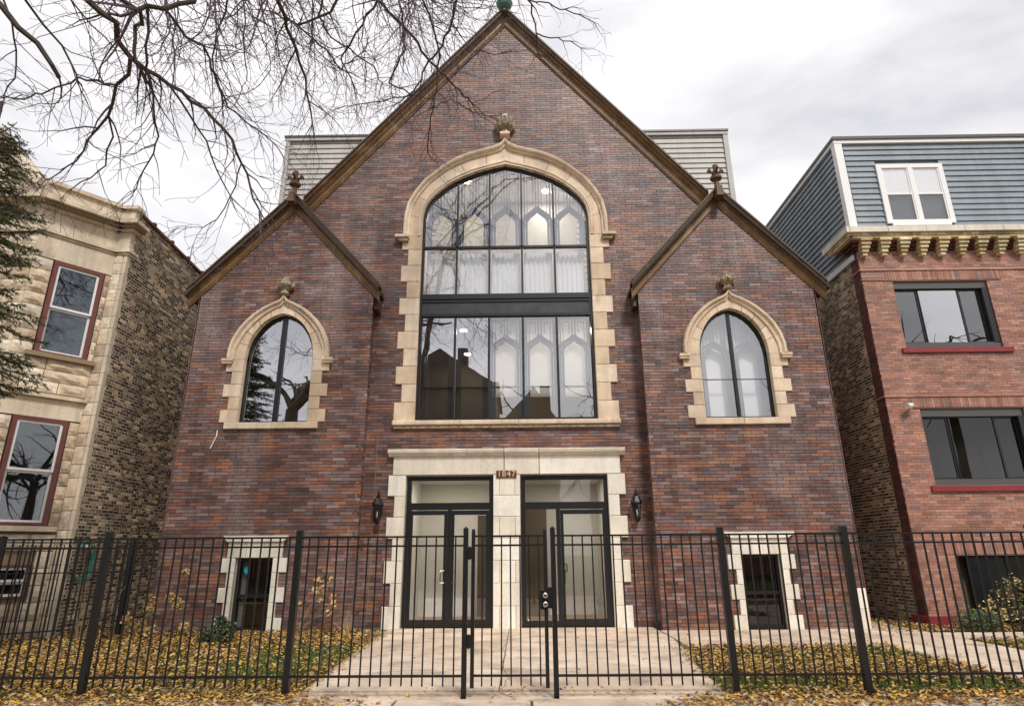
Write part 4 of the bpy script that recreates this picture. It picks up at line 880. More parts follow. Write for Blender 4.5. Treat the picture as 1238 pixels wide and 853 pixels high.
# leaves
def scatter(regions, n_per, size, mt, name, label, flat=True, zf=.01):
    V = []; F = []; base = 0
    for (x0, x1, y0, y1, dens, fn) in regions:
        n = int((x1-x0)*(y1-y0)*dens)
        if n <= 0: continue
        xs = rng.uniform(x0, x1, n); ys = rng.uniform(y0, y1, n)
        if fn: k = np.array([fn(a, b) for a, b in zip(xs, ys)]); xs, ys = xs[k], ys[k]; n = len(xs)
        s = rng.uniform(*size, n); a = rng.uniform(0, 6.283, n); tl = rng.uniform(-.5, .5, n); tw = rng.uniform(-.5, .5, n); fo = rng.uniform(-.15, .6, n); z0 = rng.uniform(.02, .075, n)+zf
        ca_, sa_ = np.cos(a), np.sin(a); P_ = []
        for (u, v, w_) in ((-.5, 0, 0), (0, -.26, 1), (.55, 0, 0), (0, .26, 1)):
            lx, ly = u*s, v*s; lz = w_*fo*s*.26+lx*tl+ly*tw*(1)
            P_.append(np.c_[xs+lx*ca_-ly*sa_, ys+lx*sa_+ly*ca_, np.maximum(z0+lz, zf+.004)])
        V.append(np.stack(P_, 1).reshape(-1, 3)); i = base+np.arange(n)*4
        F.append(np.stack([np.c_[i, i+1, i+2], np.c_[i, i+2, i+3]], 1).reshape(-1, 3)); base += 4*n
    V = np.concatenate(V); F = np.concatenate(F)
    me = bpy.data.meshes.new(name); me.vertices.add(len(V)); me.vertices.foreach_set('co', V.ravel().astype(np.float32)); me.loops.add(len(F)*3); me.loops.foreach_set('vertex_index', F.ravel().astype(np.int32)); me.polygons.add(len(F)); me.polygons.foreach_set('loop_start', np.arange(0, len(F)*3, 3, dtype=np.int32)); me.update(calc_edges=True); me.materials.append(mt)
    o = bpy.data.objects.new(name, me); COL.objects.link(o); setp(o, label, kind='stuff'); return o
def patch(cx, cy, rx, ry): return lambda x, y: ((x-cx)/rx)**2+((y-cy)/ry)**2 < random.uniform(.5, 1.2)
gr1 = patch(-3.7, 10.6, 1.0, 1.8); gr2 = patch(3.3, 8.7, 1.0, .35); gr3 = patch(5.0, 8.6, 1.4, .4); gr4 = patch(10.5, 12.3, 2.2, .5); gr5 = patch(6.0, 11.2, .6, .7)
grs = lambda x, y: gr1(x, y) or gr2(x, y) or gr3(x, y) or gr5(x, y)
lf = lambda x, y: not (grs(x, y) and random.random() < .72)
edge_l = lambda x, y: x < xl(y)+random.gauss(0, .07)+.05 and lf(x, y)
edge_r = lambda x, y: x > xr(y)-random.gauss(0, .07) and lf(x, y)
drift = lambda x, y: random.random() < .72+.36*math.sin(1.9*x+1.3*math.sin(1.1*y))*math.sin(1.6*y+.8*math.sin(2.3*x))
sw = lambda x, y: (y > 7.35+.35*math.sin(x*1.7)*.6+random.gauss(0, .1)) and (x < -2.3+random.gauss(0, .3)+(8-y)*.4 or x > 2.0+random.gauss(0, .3)-(8-y)*.8)
scatter([(-9.2, -2.4, 8.0, 14.5, 1050, lambda x, y: edge_l(x, y) and drift(x, y)), (-14, -9.2, 8.0, 13.5, 300, None), (2.1, 6.4, 8.0, 12.02, 950, lambda x, y: edge_r(x, y) and drift(x, y)), (-10, 10, 6.9, 8.05, 900, sw), (8.3, 14, 8.0, 12.9, 300, None), (8.25, 14, 13.8, 15, 420, None), (7.45, 9.0, 13.9, 16, 300, None), (6.3, 8.3, 7.4, 16, 6, None),
         (-2.8, 2.6, 8, 15, 1.2, None), (-2.0, 2.4, 7.6, 8.1, 14, None), (-1.2, 1.6, 8.15, 8.42, 60, None), (-12, 12, 2.3, 5.9, 260, None), (-10, 10, 5.9, 7.4, 9, None), (2.9, 6.3, 12, 14.4, 5, None), (-9.8, -8.2, 13.5, 18, 250, None)], 0, (.035, .085), M_leaf, 'fallen_leaves', 'yellow and brown fallen leaves covering the front lawns')
def blades(regions, h, name, label):
    V = []; base = 0
    for x0, x1, y0, y1, dens, fn in regions:
        n = int((x1-x0)*(y1-y0)*dens); xs = rng.uniform(x0, x1, n); ys = rng.uniform(y0, y1, n)
        if fn: k = np.array([fn(a, b) for a, b in zip(xs, ys)]); xs, ys = xs[k], ys[k]; n = len(xs)
        a = rng.uniform(0, 6.283, n); hh = rng.uniform(h*.5, h, n); lx, ly = rng.normal(0, .03, n), rng.normal(0, .03, n); w_ = .006
        V.append(np.stack([np.c_[xs-w_*np.cos(a), ys-w_*np.sin(a), 0*xs], np.c_[xs+w_*np.cos(a), ys+w_*np.sin(a), 0*xs], np.c_[xs+lx, ys+ly, hh]], 1).reshape(-1, 3)); base += n
    V = np.concatenate(V); F = np.arange(len(V), dtype=np.int32)
    me = bpy.data.meshes.new(name); me.vertices.add(len(V)); me.vertices.foreach_set('co', V.ravel().astype(np.float32)); me.loops.add(len(F)); me.loops.foreach_set('vertex_index', F); me.polygons.add(len(F)//3); me.polygons.foreach_set('loop_start', np.arange(0, len(F), 3, dtype=np.int32)); me.update(calc_edges=True); me.materials.append(M_grass)
    o = bpy.data.objects.new(name, me); COL.objects.link(o); setp(o, label, kind='stuff'); return o
blades([(-9.2, -2.75, 8.0, 14.4, 520, None), (-4.6, -2.7, 8.8, 12.8, 2600, lambda x, y: gr1(x, y) and x < xl(y)), (2.5, 6.35, 8.05, 12, 700, None), (2.2, 6.4, 8.1, 12, 2400, grs), (8.3, 14, 11.6, 12.9, 1800, gr4), (8.3, 14, 8, 12.9, 200, None), (-12, 12, 2.3, 5.9, 420, None)], .075, 'grass', 'short green grass showing through the leaves')
# ------------------------------------------------------------ fences
FY = 8.08
def post(parent, x, y, h=1.9, w=.035, cap=True):
    m = MB().box(x-w, x+w, y-w, y+w, 0, h)
    i = len(m.v); m.v += [(x-w-.004, y-w-.004, h), (x+w+.004, y-w-.004, h), (x+w+.004, y+w+.004, h), (x-w-.004, y+w+.004, h), (x, y, h+.03)]
    m.f += [(i, i+1, i+4), (i+1, i+2, i+4), (i+2, i+3, i+4), (i+3, i, i+4)]
    return m.build('post', M_iron, parent)
PK = None
def picket_at(parent, x, y, z0=.14, z1=1.83):
    global PK
    if PK is None: PK = MB().box(-.0085, .0085, -.0085, .0085, z0, z1); me = bpy.data.meshes.new('picket'); me.from_pydata(PK.v, [], PK.f); me.materials.append(M_iron); PK = me
    o = bpy.data.objects.new('picket', PK); COL.objects.link(o); o.parent = parent; w = wloc(parent); o.location = (x-w.x, y-w.y, random.uniform(-.004, .004)); o.rotation_euler = (0, random.gauss(0, .003), 0); return o
def run(t, xs, posts, z=(1.82, 1.71, .25), y=FY):
    for a, b in zip(xs[:-1], xs[1:]):
        for k, zz in enumerate(z):
            MB().box(a+.03, b-.03, y-.014, y+.014, zz-.011-(.004 if k == 2 else 0), zz+.011).build('rail', M_iron, t)
        n = int(round((b-a)/.121))
        for q in range(1, n): picket_at(t, a+(b-a)*q/n, y)
fl = thing('metal_fence', 'black metal picket fence run left of the gate, across the leafy lawn', 'fence', (-5, FY, 0), 'black picket fences')
run(fl, [-10.05, -7.63, -5.21, -2.79, -.70], None)
for x in (-10.05, -7.63, -5.21, -2.79): post(fl, x, FY, w=.038)
post(fl, -.70, FY, 1.91, .03)
fr_ = thing('metal_fence', 'black metal picket fence run right of the gate, towards the orange brick house', 'fence', (4, FY, 0), 'black picket fences')
run(fr_, [.385, 2.47, 4.0, 6.3, 8.7, 11.1], None)
for x in (2.47, 4.0, 6.3, 8.7, 11.1): post(fr_, x, FY, w=.038)
post(fr_, .385, FY, 1.91, .03)
gt = thing('metal_gate', 'narrow black metal gate with steel lock knobs between its two posts', 'gate', (-.15, FY, 0))
for x in (-.605, .285): MB().box(x-.022, x+.022, FY-.022, FY+.022, .12, 1.88).lathe([(.024, 1.88), (.02, 1.9), (.008, 1.91)], (x, FY, 0), 8).build('stile', M_iron, gt)
for zz in (1.82, 1.71, .25): MB().box(-.583, .263, FY-.014, FY+.014, zz-.012, zz+.012).build('rail', M_iron, gt)
for q in range(1, 8): 
    if q < 8: picket_at(gt, -.605+.89*q/7.7, FY)
for z0 in (.55, 1.55): MB().box(-.675, -.62, FY-.03, FY-.005, z0, z0+.14).tube([(-.648, FY-.03, z0-.01), (-.648, FY-.03, z0+.15)], .014, 6).build('hinge', M_iron, gt)
lk = MB().box(.215, .30, FY-.045, FY+.045, .97, 1.19).box(.30, .36, FY-.03, FY+.02, .98, 1.22).build('lock', M_iron, gt)
for zz in (1.13, 1.03): MB().tube([(.275, FY-.045, zz), (.275, FY-.07, zz), (.275, FY-.075, zz), (.275, FY-.1, zz), (.275, FY-.105, zz)], [.014, .014, .03, .03, .02], 12).build('knob', M_steel, lk, smooth=False)
f2 = thing('metal_fence', 'black metal picket fence closing the gap beside the stone house, behind the front fence', 'fence', (-9.9, 12.65, 0), 'black picket fences')
A_, B_ = Vector((-12.2, 10.7, 0)), Vector((-8.35, 13.96, 0)); dv = (B_-A_); LN = dv.length; dv.normalize(); nv = Vector((-dv.y, dv.x, 0))
for zz in (1.88, 1.78, 1.3, .22):
    m = MB(); p = [A_+nv*.012, B_+nv*.012, B_-nv*.012, A_-nv*.012]; m.hexa([(q.x, q.y, zz-.012) for q in p]+[(q.x, q.y, zz+.012) for q in p]); m.build('rail', M_iron, f2)
n = int(LN/.12)
for q in range(n+1):
    p = A_+dv*(LN*q/n)
    picket_at(f2, p.x, p.y)
for d_ in (.4, 2.72, 4.95): p = A_+dv*d_; post(f2, p.x, p.y, 1.98, .05)
# ------------------------------------------------------------ bushes
def leafy(parent, c, r, n, mt, name, size=(.03, .06), flat=1, hang=0):
    V = []; F = []
    for k in range(n):
        d = Vector((random.gauss(0, 1), random.gauss(0, 1), random.gauss(0, 1))).normalized(); q = random.uniform(.45, 1)*(1+.2*math.sin(5*d.x+3*d.z)*math.cos(4*d.y))
        p = Vector(c)+Vector((d.x*r[0], d.y*r[1], d.z*r[2]))*q
        a = Vector((random.gauss(0, 1), random.gauss(0, 1), random.gauss(0, .6)-hang)).normalized()*random.uniform(*size); b = a.orthogonal().normalized()*a.length*.35
        i = len(V); V += [tuple(p-a*.5), tuple(p+b), tuple(p+a*.6), tuple(p-b)]; F.append((i, i+1, i+2, i+3))
    m = MB(); m.v = V; m.f = F; o = m.build(name, mt, parent); return o
def stems(parent, x, y, tips, mt=M_stem, r=.008, name='stem'):
    m = MB()
    for t in tips: m.tube([(x+random.gauss(0, .04), y+random.gauss(0, .04), 0), ((x+t[0])/2+random.gauss(0, .04), (y+t[1])/2, t[2]*.55), t], [r, r*.8, r*.5], 4)
    m.build(name, mt, parent)
def bush(loc, lab, blobs, mt, n, size, cat='bush', name='bush'):
    t = thing(name, lab, cat, (loc[0], loc[1], 0))
    stems(t, loc[0], loc[1], [(loc[0]+b[0], loc[1]+b[1], b[2]) for b in blobs])
    for b in blobs: leafy(t, (loc[0]+b[0], loc[1]+b[1], b[2]), b[3], n, mt, 'foliage', size)
    return t
bush((-5.75, 12.6), 'low dark evergreen shrub in front of the left basement window', [(0, 0, .24, (.24, .22, .24)), (-.2, .1, .14, (.2, .2, .15)), (.17, .05, .24, (.16, .18, .2)), (.05, 0, .42, (.1, .1, .12))], M_bush, 420, (.03, .07))
heads = [(-7.78, 13.8, .72, .15), (-7.7, 13.7, .55, .13), (-7.34, 13.75, .78, .13), (-7.15, 13.75, .66, .15), (-6.98, 13.75, .2, .13), (-8.13, 13.7, .35, .14), (-7.6, 13.6, .05+.1, .14), (-7.05, 13.65, 1.28, .07)]
hy = thing('hydrangea', 'dried tan hydrangea heads on bare stems against the left wing wall', 'plant', (-7.5, 13.8, 0))
stems(hy, -7.5, 13.85, [(a, b, c) for a, b, c, d in heads])
for a, b, c, d in heads: leafy(hy, (a, b, c), (d, d, d*.9), 110, M_dry, 'flower_head', (.05, .08))
dr = thing('dry_shrub', 'withered shrub with a few curled tan leaves beside the entrance path', 'plant', (-4.4, 13.9, 0))
tips = [(-4.08+random.gauss(0, .25), 13.8+random.gauss(0, .1), .75+random.gauss(0, .2)) for _ in range(9)]+[(-4.5, 13.8, .8), (-4.75, 13.8, .75), (-3.5, 13.9, .35), (-3.6, 13.8, .5)]
stems(dr, -4.75, 13.9, tips)
for t_ in tips[:9]: leafy(dr, t_, (.14, .1, .14), 9, M_dry, 'leaves', (.07, .12))
g2 = thing('dry_grass_tuft', 'tuft of thin dry stalks near the downpipe corner left of the entrance path', 'plant', (-3.6, 13.9, 0)); stems(g2, -3.6, 13.9, [(-3.6+random.gauss(0, .14), 13.9+random.gauss(0, .08), random.uniform(.2, .5)) for _ in range(26)], M_dry, .005)
ws = thing('weed_stems', 'straggly dry stems rising against the sooty wall left of the church corner', 'plant', (-8.6, 13.2, 0)); stems(ws, -8.75, 13.2, [(-8.75+random.uniform(-.3, .8), 13.2, random.uniform(.5, 1.3)) for _ in range(16)], M_stem, .006)
bush((9.3, 13.95), 'dense low green shrub by the painted plinth of the orange brick house', [(0, 0, .22, (.42, .3, .25)), (.3, .1, .2, (.3, .3, .22))], M_bush, 1100, (.03, .06))
bush((11.2, 14.1), 'tall glossy green bush in front of the dark basement opening at the right edge', [(0, 0, .9, (.55, .4, .45)), (.5, 0, .8, (.5, .4, .45)), (-.35, 0, .7, (.35, .3, .35)), (.8, 0, .4, (.5, .4, .3)), (.1, 0, .4, (.5, .3, .35))], M_bush, 800, (.08, .15))
bush((10.2, 14.2), 'rusty yellowing shrub between the low green shrub and the glossy bush', [(0, 0, .5, (.4, .3, .4)), (.3, 0, .8, (.3, .2, .3)), (-.3, 0, .3, (.35, .3, .3)), (.5, -.2, .3, (.4, .3, .25))], M_dry, 170, (.04, .08))
leafy(bpy.data.objects['bush.003'] if 'bush.003' in bpy.data.objects else None, (10.4, 14.15, .65), (.45, .3, .45), 420, M_bush, 'foliage', (.05, .09))
# ------------------------------------------------------------ spruce
sp = thing('spruce_tree', 'dark spruce whose drooping boughs hang in at the left edge before the stone house', 'tree', (-9.5, 9.3, 0))
MB().tube([(-9.5, 9.3, 0), (-9.48, 9.32, 6), (-9.5, 9.3, 9.6)], [.2, .12, .03], 8).build('trunk', M_bark, sp)
def spray(m, V, F, p, d, L, r):
    """bough: drooping axis with side twigs carrying needles"""
    n = max(3, int(L/.1)); pts = []; q = Vector(p); dd = Vector(d)
    for k in range(n+1):
        pts.append(q.copy()); dd = (dd+Vector((random.gauss(0, .03), random.gauss(0, .03), -.05 if k < n*.6 else .05))).normalized(); q = q+dd*(L/n)
    m.tube(pts, [r*(1-.8*k/n) for k in range(n+1)], 4)
    for k in range(1, n+1):
        ax = (pts[k]-pts[k-1]).normalized(); sdv = ax.cross(Vector((0, 0, 1))).normalized()
        ln = .42*(1-.6*k/n)*min(1, .35+k/n*2)
        for s in (-1, 1, 0):
            td = (sdv*s*random.uniform(.4, 1.1)+ax*random.uniform(.4, .9)+Vector((0, 0, random.gauss(-.2, .3)))).normalized(); tl = ln*random.uniform(.6, 1.1) if s else .12
            nn = max(2, int(tl/.022)); tp = pts[k]
            for j in range(nn):
                c = tp+td*(tl*j/nn)+Vector((0, 0, -.25*(tl*j/nn)**2))
                for _ in range(4):
                    nd = (td*.7+Vector((random.gauss(0, 1), random.gauss(0, 1), random.gauss(0, 1))).normalized()*.9).normalized()*random.uniform(.03, .06); wv = nd.orthogonal().normalized()*.006
                    i = len(V); V += [tuple(c-wv), tuple(c+wv), tuple(c+nd)]; F.append((i, i+1, i+2))
for lv in range(44):
    zc = 3.9+lv*.115
    for k in range(3):
        a = random.uniform(-1.35, 1.1); Lr = (1.5-.1*max(0, zc-4)-.2*max(0, zc-6.5))*random.uniform(.55, 1.15)
        if Lr < .3: continue
        m = MB(); V = []; F = []
        spray(m, V, F, (-9.48, 9.3, zc), (math.cos(a), math.sin(a)*.8, .12), Lr, .018)
        b = m.build('bough', M_bark, sp); mm = MB(); mm.v = V; mm.f = F; mm.build('needles', M_needle, b)
# ------------------------------------------------------------ bare street trees
def grow(segs, p, d, L, r, lev, droop=.05, wander=.34, maxlev=2, dens=1.25, endr=.0034):
    """adds one wandering branch to segs (list of (points, radii)) and its side branches"""
    step = .10 if lev >= 2 else .16
    n = max(2, int(L/step)); pts = [Vector(p)]; rad = [r]; q = Vector(p); dd = Vector(d).normalized(); kids = []
    bend = Vector((random.gauss(0, .05), random.gauss(0, .05), random.gauss(0, .05)))
    for k in range(n):
        if random.random() < .15: bend = Vector((random.gauss(0, .09), random.gauss(0, .09), random.gauss(0, .07)))
        dd = (dd+bend+Vector((random.gauss(0, wander), random.gauss(0, wander), random.gauss(0, wander)))*.52+Vector((0, 0, -droop))).normalized()
        q = q+dd*step; pts.append(q.copy()); rr = max(endr, r*(1-.85*(k+1)/n)); rad.append(rr)
        if lev < maxlev and k > 0 and random.random() < (.42 if lev == 0 else .34)*dens:
            kids.append((q.copy(), dd.copy(), rr, (n-k)*step))
    segs.append((pts, rad, 4 if r > .012 else 3))
    for q, dd, rr, rem in kids:
        s = Vector((random.gauss(0, 1), random.gauss(0, 1), random.gauss(0, .8))); s = (s-dd*s.dot(dd)).normalized()
        grow(segs, q, dd*.75+s*random.uniform(.5, 1.0), max(.25, rem*random.uniform(.35, .8)), max(endr, rr*.68), lev+1, droop, wander, maxlev, dens, endr)
def emit(segs, name, mt, parent):
    m = MB()
    for pts, rad, n in segs: m.tube(pts, rad, n, cap=False)
    return m.build(name, mt, parent)
LIMBS = {
'A': [(-5.6, 6.0, 9.15, 0.0649), (-5.65, 6.25, 8.59, 0.0605), (-5.39, 6.5, 8.46, 0.0569), (-5.53, 6.75, 8.41, 0.0533), (-5.48, 7.0, 8.35, 0.0494), (-5.42, 7.25, 8.37, 0.0453), (-5.21, 7.5, 8.32, 0.0409), (-4.77, 7.75, 8.1, 0.0359), (-4.39, 8.0, 7.7, 0.0306), (-4.33, 8.25, 7.46, 0.0253), (-4.07, 8.5, 6.78, 0.0195)],
'B': [(-6.36, 5.5, 8.04, 0.0536), (-6.14, 5.64, 7.87, 0.0502), (-5.98, 5.78, 7.66, 0.0467), (-5.83, 5.92, 7.56, 0.0433), (-5.71, 6.06, 7.36, 0.0396), (-5.7, 6.2, 7.29, 0.0361)],
'C': [(-6.54, 6.0, 8.75, 0.0267), (-6.47, 6.24, 8.6, 0.0246), (-6.37, 6.48, 8.43, 0.0223), (-6.26, 6.72, 8.31, 0.02), (-6.17, 6.96, 8.04, 0.0174), (-6.34, 7.2, 8.15, 0.0149)],
'D': [(-5.45, 6.2, 9.1, 0.0497), (-5.28, 6.37, 8.71, 0.0462), (-5.12, 6.53, 8.67, 0.0433), (-5.19, 6.7, 8.63, 0.0402), (-5.42, 6.87, 8.78, 0.0372), (-5.42, 7.03, 8.3, 0.0334), (-5.45, 7.2, 8.33, 0.03)],
'E': [(-4.4, 6.5, 9.28, 0.0459), (-4.36, 6.46, 8.76, 0.0449), (-4.55, 6.42, 8.68, 0.0446), (-4.68, 6.38, 8.55, 0.0442), (-4.9, 6.34, 8.57, 0.044), (-4.97, 6.3, 8.46, 0.0436)],
'F': [(-4.94, 6.4, 8.62, 0.0277), (-5.0, 6.6, 8.38, 0.0263), (-5.08, 6.8, 8.08, 0.0247), (-5.23, 7.0, 8.14, 0.0233)],
'G': [(-5.17, 6.6, 7.96, 0.0388), (-5.26, 6.75, 7.83, 0.0358), (-5.52, 6.9, 7.79, 0.0328), (-5.63, 7.05, 7.61, 0.0295), (-5.77, 7.2, 7.53, 0.0263), (-6.0, 7.35, 7.44, 0.0229), (-6.24, 7.5, 7.35, 0.0195), (-6.45, 7.65, 7.11, 0.0159), (-6.89, 7.8, 6.93, 0.0122)],
'H': [(-5.77, 7.2, 7.53, 0.0204), (-5.79, 7.4, 7.33, 0.0182), (-5.96, 7.6, 6.99, 0.0159), (-6.3, 7.8, 6.92, 0.0136), (-6.7, 8.0, 6.88, 0.0112)],
'I': [(-5.52, 6.9, 7.79, 0.0228), (-6.13, 7.18, 8.13, 0.0214), (-6.6, 7.46, 8.41, 0.0198), (-7.21, 7.74, 8.46, 0.0179), (-7.97, 8.02, 8.55, 0.0158), (-8.6, 8.3, 8.83, 0.0137)],
'J': [(-4.84, 6.6, 8.79, 0.0286), (-4.8, 7.08, 8.78, 0.0271), (-4.84, 7.57, 9.11, 0.0256), (-4.83, 8.05, 8.91, 0.0233), (-4.85, 8.53, 8.75, 0.0208), (-4.71, 9.02, 8.8, 0.0181), (-4.46, 9.5, 8.77, 0.0151)],
'K': [(-4.01, 7.5, 10.43, 0.0529), (-3.89, 7.79, 10.23, 0.0482), (-3.86, 8.07, 10.18, 0.0435), (-3.85, 8.36, 10.03, 0.0384), (-3.78, 8.64, 9.77, 0.0329), (-3.75, 8.93, 9.67, 0.0274), (-3.71, 9.21, 9.2, 0.0213), (-3.77, 9.5, 9.16, 0.0152)],
'M': [(-4.22, 7.0, 9.69, 0.0246), (-4.39, 7.25, 9.65, 0.0228), (-4.62, 7.5, 9.28, 0.0207), (-4.72, 7.75, 8.8, 0.0185), (-4.67, 8.0, 8.54, 0.0164)],
'N': [(-5.23, 7.0, 8.14, 0.0233), (-5.29, 7.4, 7.82, 0.0211), (-5.41, 7.8, 7.63, 0.0187), (-5.76, 8.2, 7.48, 0.0162), (-6.16, 8.6, 7.25, 0.0134)],
'O': [(-3.82, 8.0, 10.11, 0.0275), (-3.66, 8.5, 10.26, 0.0252), (-3.46, 9.0, 10.38, 0.0227), (-3.34, 9.5, 10.37, 0.0197), (-3.08, 10.0, 11.29, 0.0167)],
'P': [(-2.28, 8.5, 11.35, 0.0334), (-2.6, 8.8, 11.11, 0.0303), (-2.99, 9.1, 10.85, 0.027), (-3.29, 9.4, 10.66, 0.0236), (-3.43, 9.7, 10.81, 0.0202), (-3.29, 10.0, 10.62, 0.0165)],
'Q': [(-3.04, 9.5, 12.51, 0.0498), (-2.69, 10.2, 12.5, 0.0463), (-2.28, 10.9, 12.53, 0.0423), (-2.01, 11.6, 12.5, 0.0375), (-1.6, 12.3, 12.52, 0.0322), (-1.15, 13.0, 12.48, 0.0263)],
'R': [(-1.1, 10.0, 13.15, 0.0437), (-1.37, 10.6, 12.78, 0.0398), (-1.67, 11.2, 12.58, 0.0357), (-2.14, 11.8, 12.57, 0.0313), (-2.52, 12.4, 12.38, 0.0263), (-3.05, 13.0, 12.52, 0.0211)],
'S': [(-2.16, 10.0, 13.17, 0.035), (-1.89, 10.7, 12.9, 0.0325), (-1.79, 11.4, 12.66, 0.0297), (-1.91, 12.1, 12.11, 0.0264), (-2.15, 12.8, 11.72, 0.0229), (-2.31, 13.5, 11.51, 0.0191)],
'T': [(-0.06, 11.0, 14.4, 0.0289), (0.32, 11.38, 14.05, 0.0257), (0.93, 11.75, 14.24, 0.0226), (1.57, 12.12, 14.37, 0.0193), (1.99, 12.5, 14.51, 0.0159)],
'U': [(-0.45, 11.0, 14.41, 0.0337), (0.38, 11.5, 14.06, 0.0289), (0.49, 12.0, 13.69, 0.0239), (0.54, 12.5, 13.54, 0.0187)],
'V': [(0.49, 12.0, 13.69, 0.0253), (0.84, 12.17, 13.7, 0.0218), (1.36, 12.33, 13.75, 0.0182), (1.62, 12.5, 13.7, 0.0146)],
'W': [(-3.2, 8.0, 10.81, 0.028), (-3.53, 8.62, 10.76, 0.0255), (-3.5, 9.25, 10.91, 0.0227), (-2.82, 9.88, 10.8, 0.0192), (-2.8, 10.5, 10.95, 0.0155)],
'X': [(-6.6, 6.6, 9.45, 0.0205), (-6.53, 6.95, 9.38, 0.0184), (-6.44, 7.3, 9.27, 0.016), (-6.26, 7.65, 9.14, 0.0134), (-6.31, 8.0, 8.98, 0.0106)],
'Y': [(-5.0, 7.2, 8.05, 0.0238), (-4.86, 7.6, 7.83, 0.0212), (-4.79, 8.0, 7.69, 0.0185), (-4.79, 8.4, 7.45, 0.0155), (-4.69, 8.8, 7.17, 0.0122)],
'Z': [(-1.77, 12.8, 12.96, 0.0315), (-1.5, 13.05, 13.57, 0.0283), (-0.98, 13.3, 14.48, 0.025), (-0.59, 13.55, 14.54, 0.0211), (-0.21, 13.8, 14.88, 0.0173)],
'a': [(-2.17, 12.8, 12.21, 0.0258), (-1.7, 13.13, 12.74, 0.0227), (-1.3, 13.47, 12.69, 0.0192), (-0.78, 13.8, 12.74, 0.0155)],
'b': [(-7.72, 7.0, 9.78, 0.0217), (-7.6, 7.25, 9.25, 0.0195), (-7.68, 7.5, 9.02, 0.0175), (-7.82, 7.75, 8.71, 0.0153), (-8.17, 8.0, 8.61, 0.0132)],
'c': [(-2.67, 7.5, 10.22, 0.0328), (-3.01, 7.83, 10.0, 0.0292), (-3.68, 8.17, 10.1, 0.0255), (-4.29, 8.5, 10.74, 0.0219)],
'd': [(-4.3, 8.2, 7.42, 0.0161), (-4.44, 8.4, 7.14, 0.0141), (-4.77, 8.6, 6.67, 0.012), (-5.09, 8.8, 6.64, 0.01)],
'e': [(-2.36, 9.5, 12.49, 0.0332), (-2.3, 10.25, 11.56, 0.0292), (-2.79, 11.0, 11.39, 0.0253), (-2.39, 11.75, 11.7, 0.021), (-4.05, 12.5, 12.05, 0.0162)],
}
T1 = thing('street_tree', 'bare tree whose dark limbs and twigs hang across the upper left sky', 'tree', (-9.6, 4.0, 0))
fork = Vector((-9.6, 4.0, 7.4))
MB().tube([(-9.6, 4.0, -.05), (-9.62, 4.0, .5), (-9.6, 4.02, 4), fork], [.42, .31, .27, .25], 12).build('trunk', M_bark, T1)
def smooth_path(P, r):   # add wobble between traced points
    out = [P[0]]; rr = [r[0]]
    for a, b, ra, rb in zip(P[:-1], P[1:], r[:-1], r[1:]):
        n = max(1, int((b-a).length/.16))
        for k in range(1, n+1):
            t = k/n; j = 0 if k == n else .018
            out.append(a.lerp(b, t)+Vector((random.gauss(0, j), random.gauss(0, j), random.gauss(0, j)))); rr.append(ra+(rb-ra)*t)
    return out, rr
mains1 = 'ABCDEFGHIJMNXYbdc'; mains2 = 'KOPQRSTUVWZae'
def dress(T, key, dens, L0, maxlev=2, droop=.05, bias=Vector((.25, .1, -.35))):
    P = [Vector(q[:3]) for q in LIMBS[key]]; r = [q[3] for q in LIMBS[key]]
    pts, rad = smooth_path(P, r); segs = [(pts, rad, 7 if r[0] > .03 else 5)]
    T_ = MB(); rad = [q*.72 for q in rad]; T_.tube(pts, rad, 7 if r[0] > .03 else 5); limb = T_.build('limb', M_bark, T)
    tw = []; tot = len(pts)
    for k in range(2, tot):
        t = k/tot
        if random.random() < dens*(.4+t*.9):
            dd = (pts[k]-pts[k-1]).normalized(); s = Vector((random.gauss(0, 1), random.gauss(0, .8), random.gauss(0, 1))); s = (s-dd*s.dot(dd)).normalized()
            grow(tw, pts[k], dd*.6+s*.8+bias, random.uniform(.5, 1)*L0, min(rad[k]*.75, .009+.008*random.random()), 0, droop, maxlev=maxlev)
    dd = (pts[-1]-pts[-3]).normalized()
    if key != 'B':
        for _ in range(3): grow(tw, pts[-1], dd+Vector((random.gauss(0, .35), random.gauss(0, .3), random.gauss(0, .3))), L0*random.uniform(.5, 1), rad[-1]*.8, 0, droop, maxlev=maxlev)
    emit(tw, 'twigs', M_twig, limb)
    return limb
def fill(T, n, ylo, yhi, xa, xb, L, r0, ml=3):
    for _ in range(n):
        Y = random.uniform(ylo, yhi); X = Y*random.uniform(xa, xb); st = Vector((X, Y, 1.62+1.13*Y+.3)); segs = []
        grow(segs, st, (random.uniform(-.1, .7), random.uniform(-.1, .3), -.75), L*random.uniform(.5, 1.1), r0*random.uniform(.6, 1.2), 0, .02, .34, ml, .75, .0034)
        emit(segs, 'limb', M_twig, T)

for k in mains1: dress(T1, k, .8 if k not in 'BDEF' else .3, 1.35)
fill(T1, 100, 6.5, 11.5, -.88, -.16, 2.7, .013); fill(T1, 40, 7.5, 12, -.85, -.4, 4.2, .016)
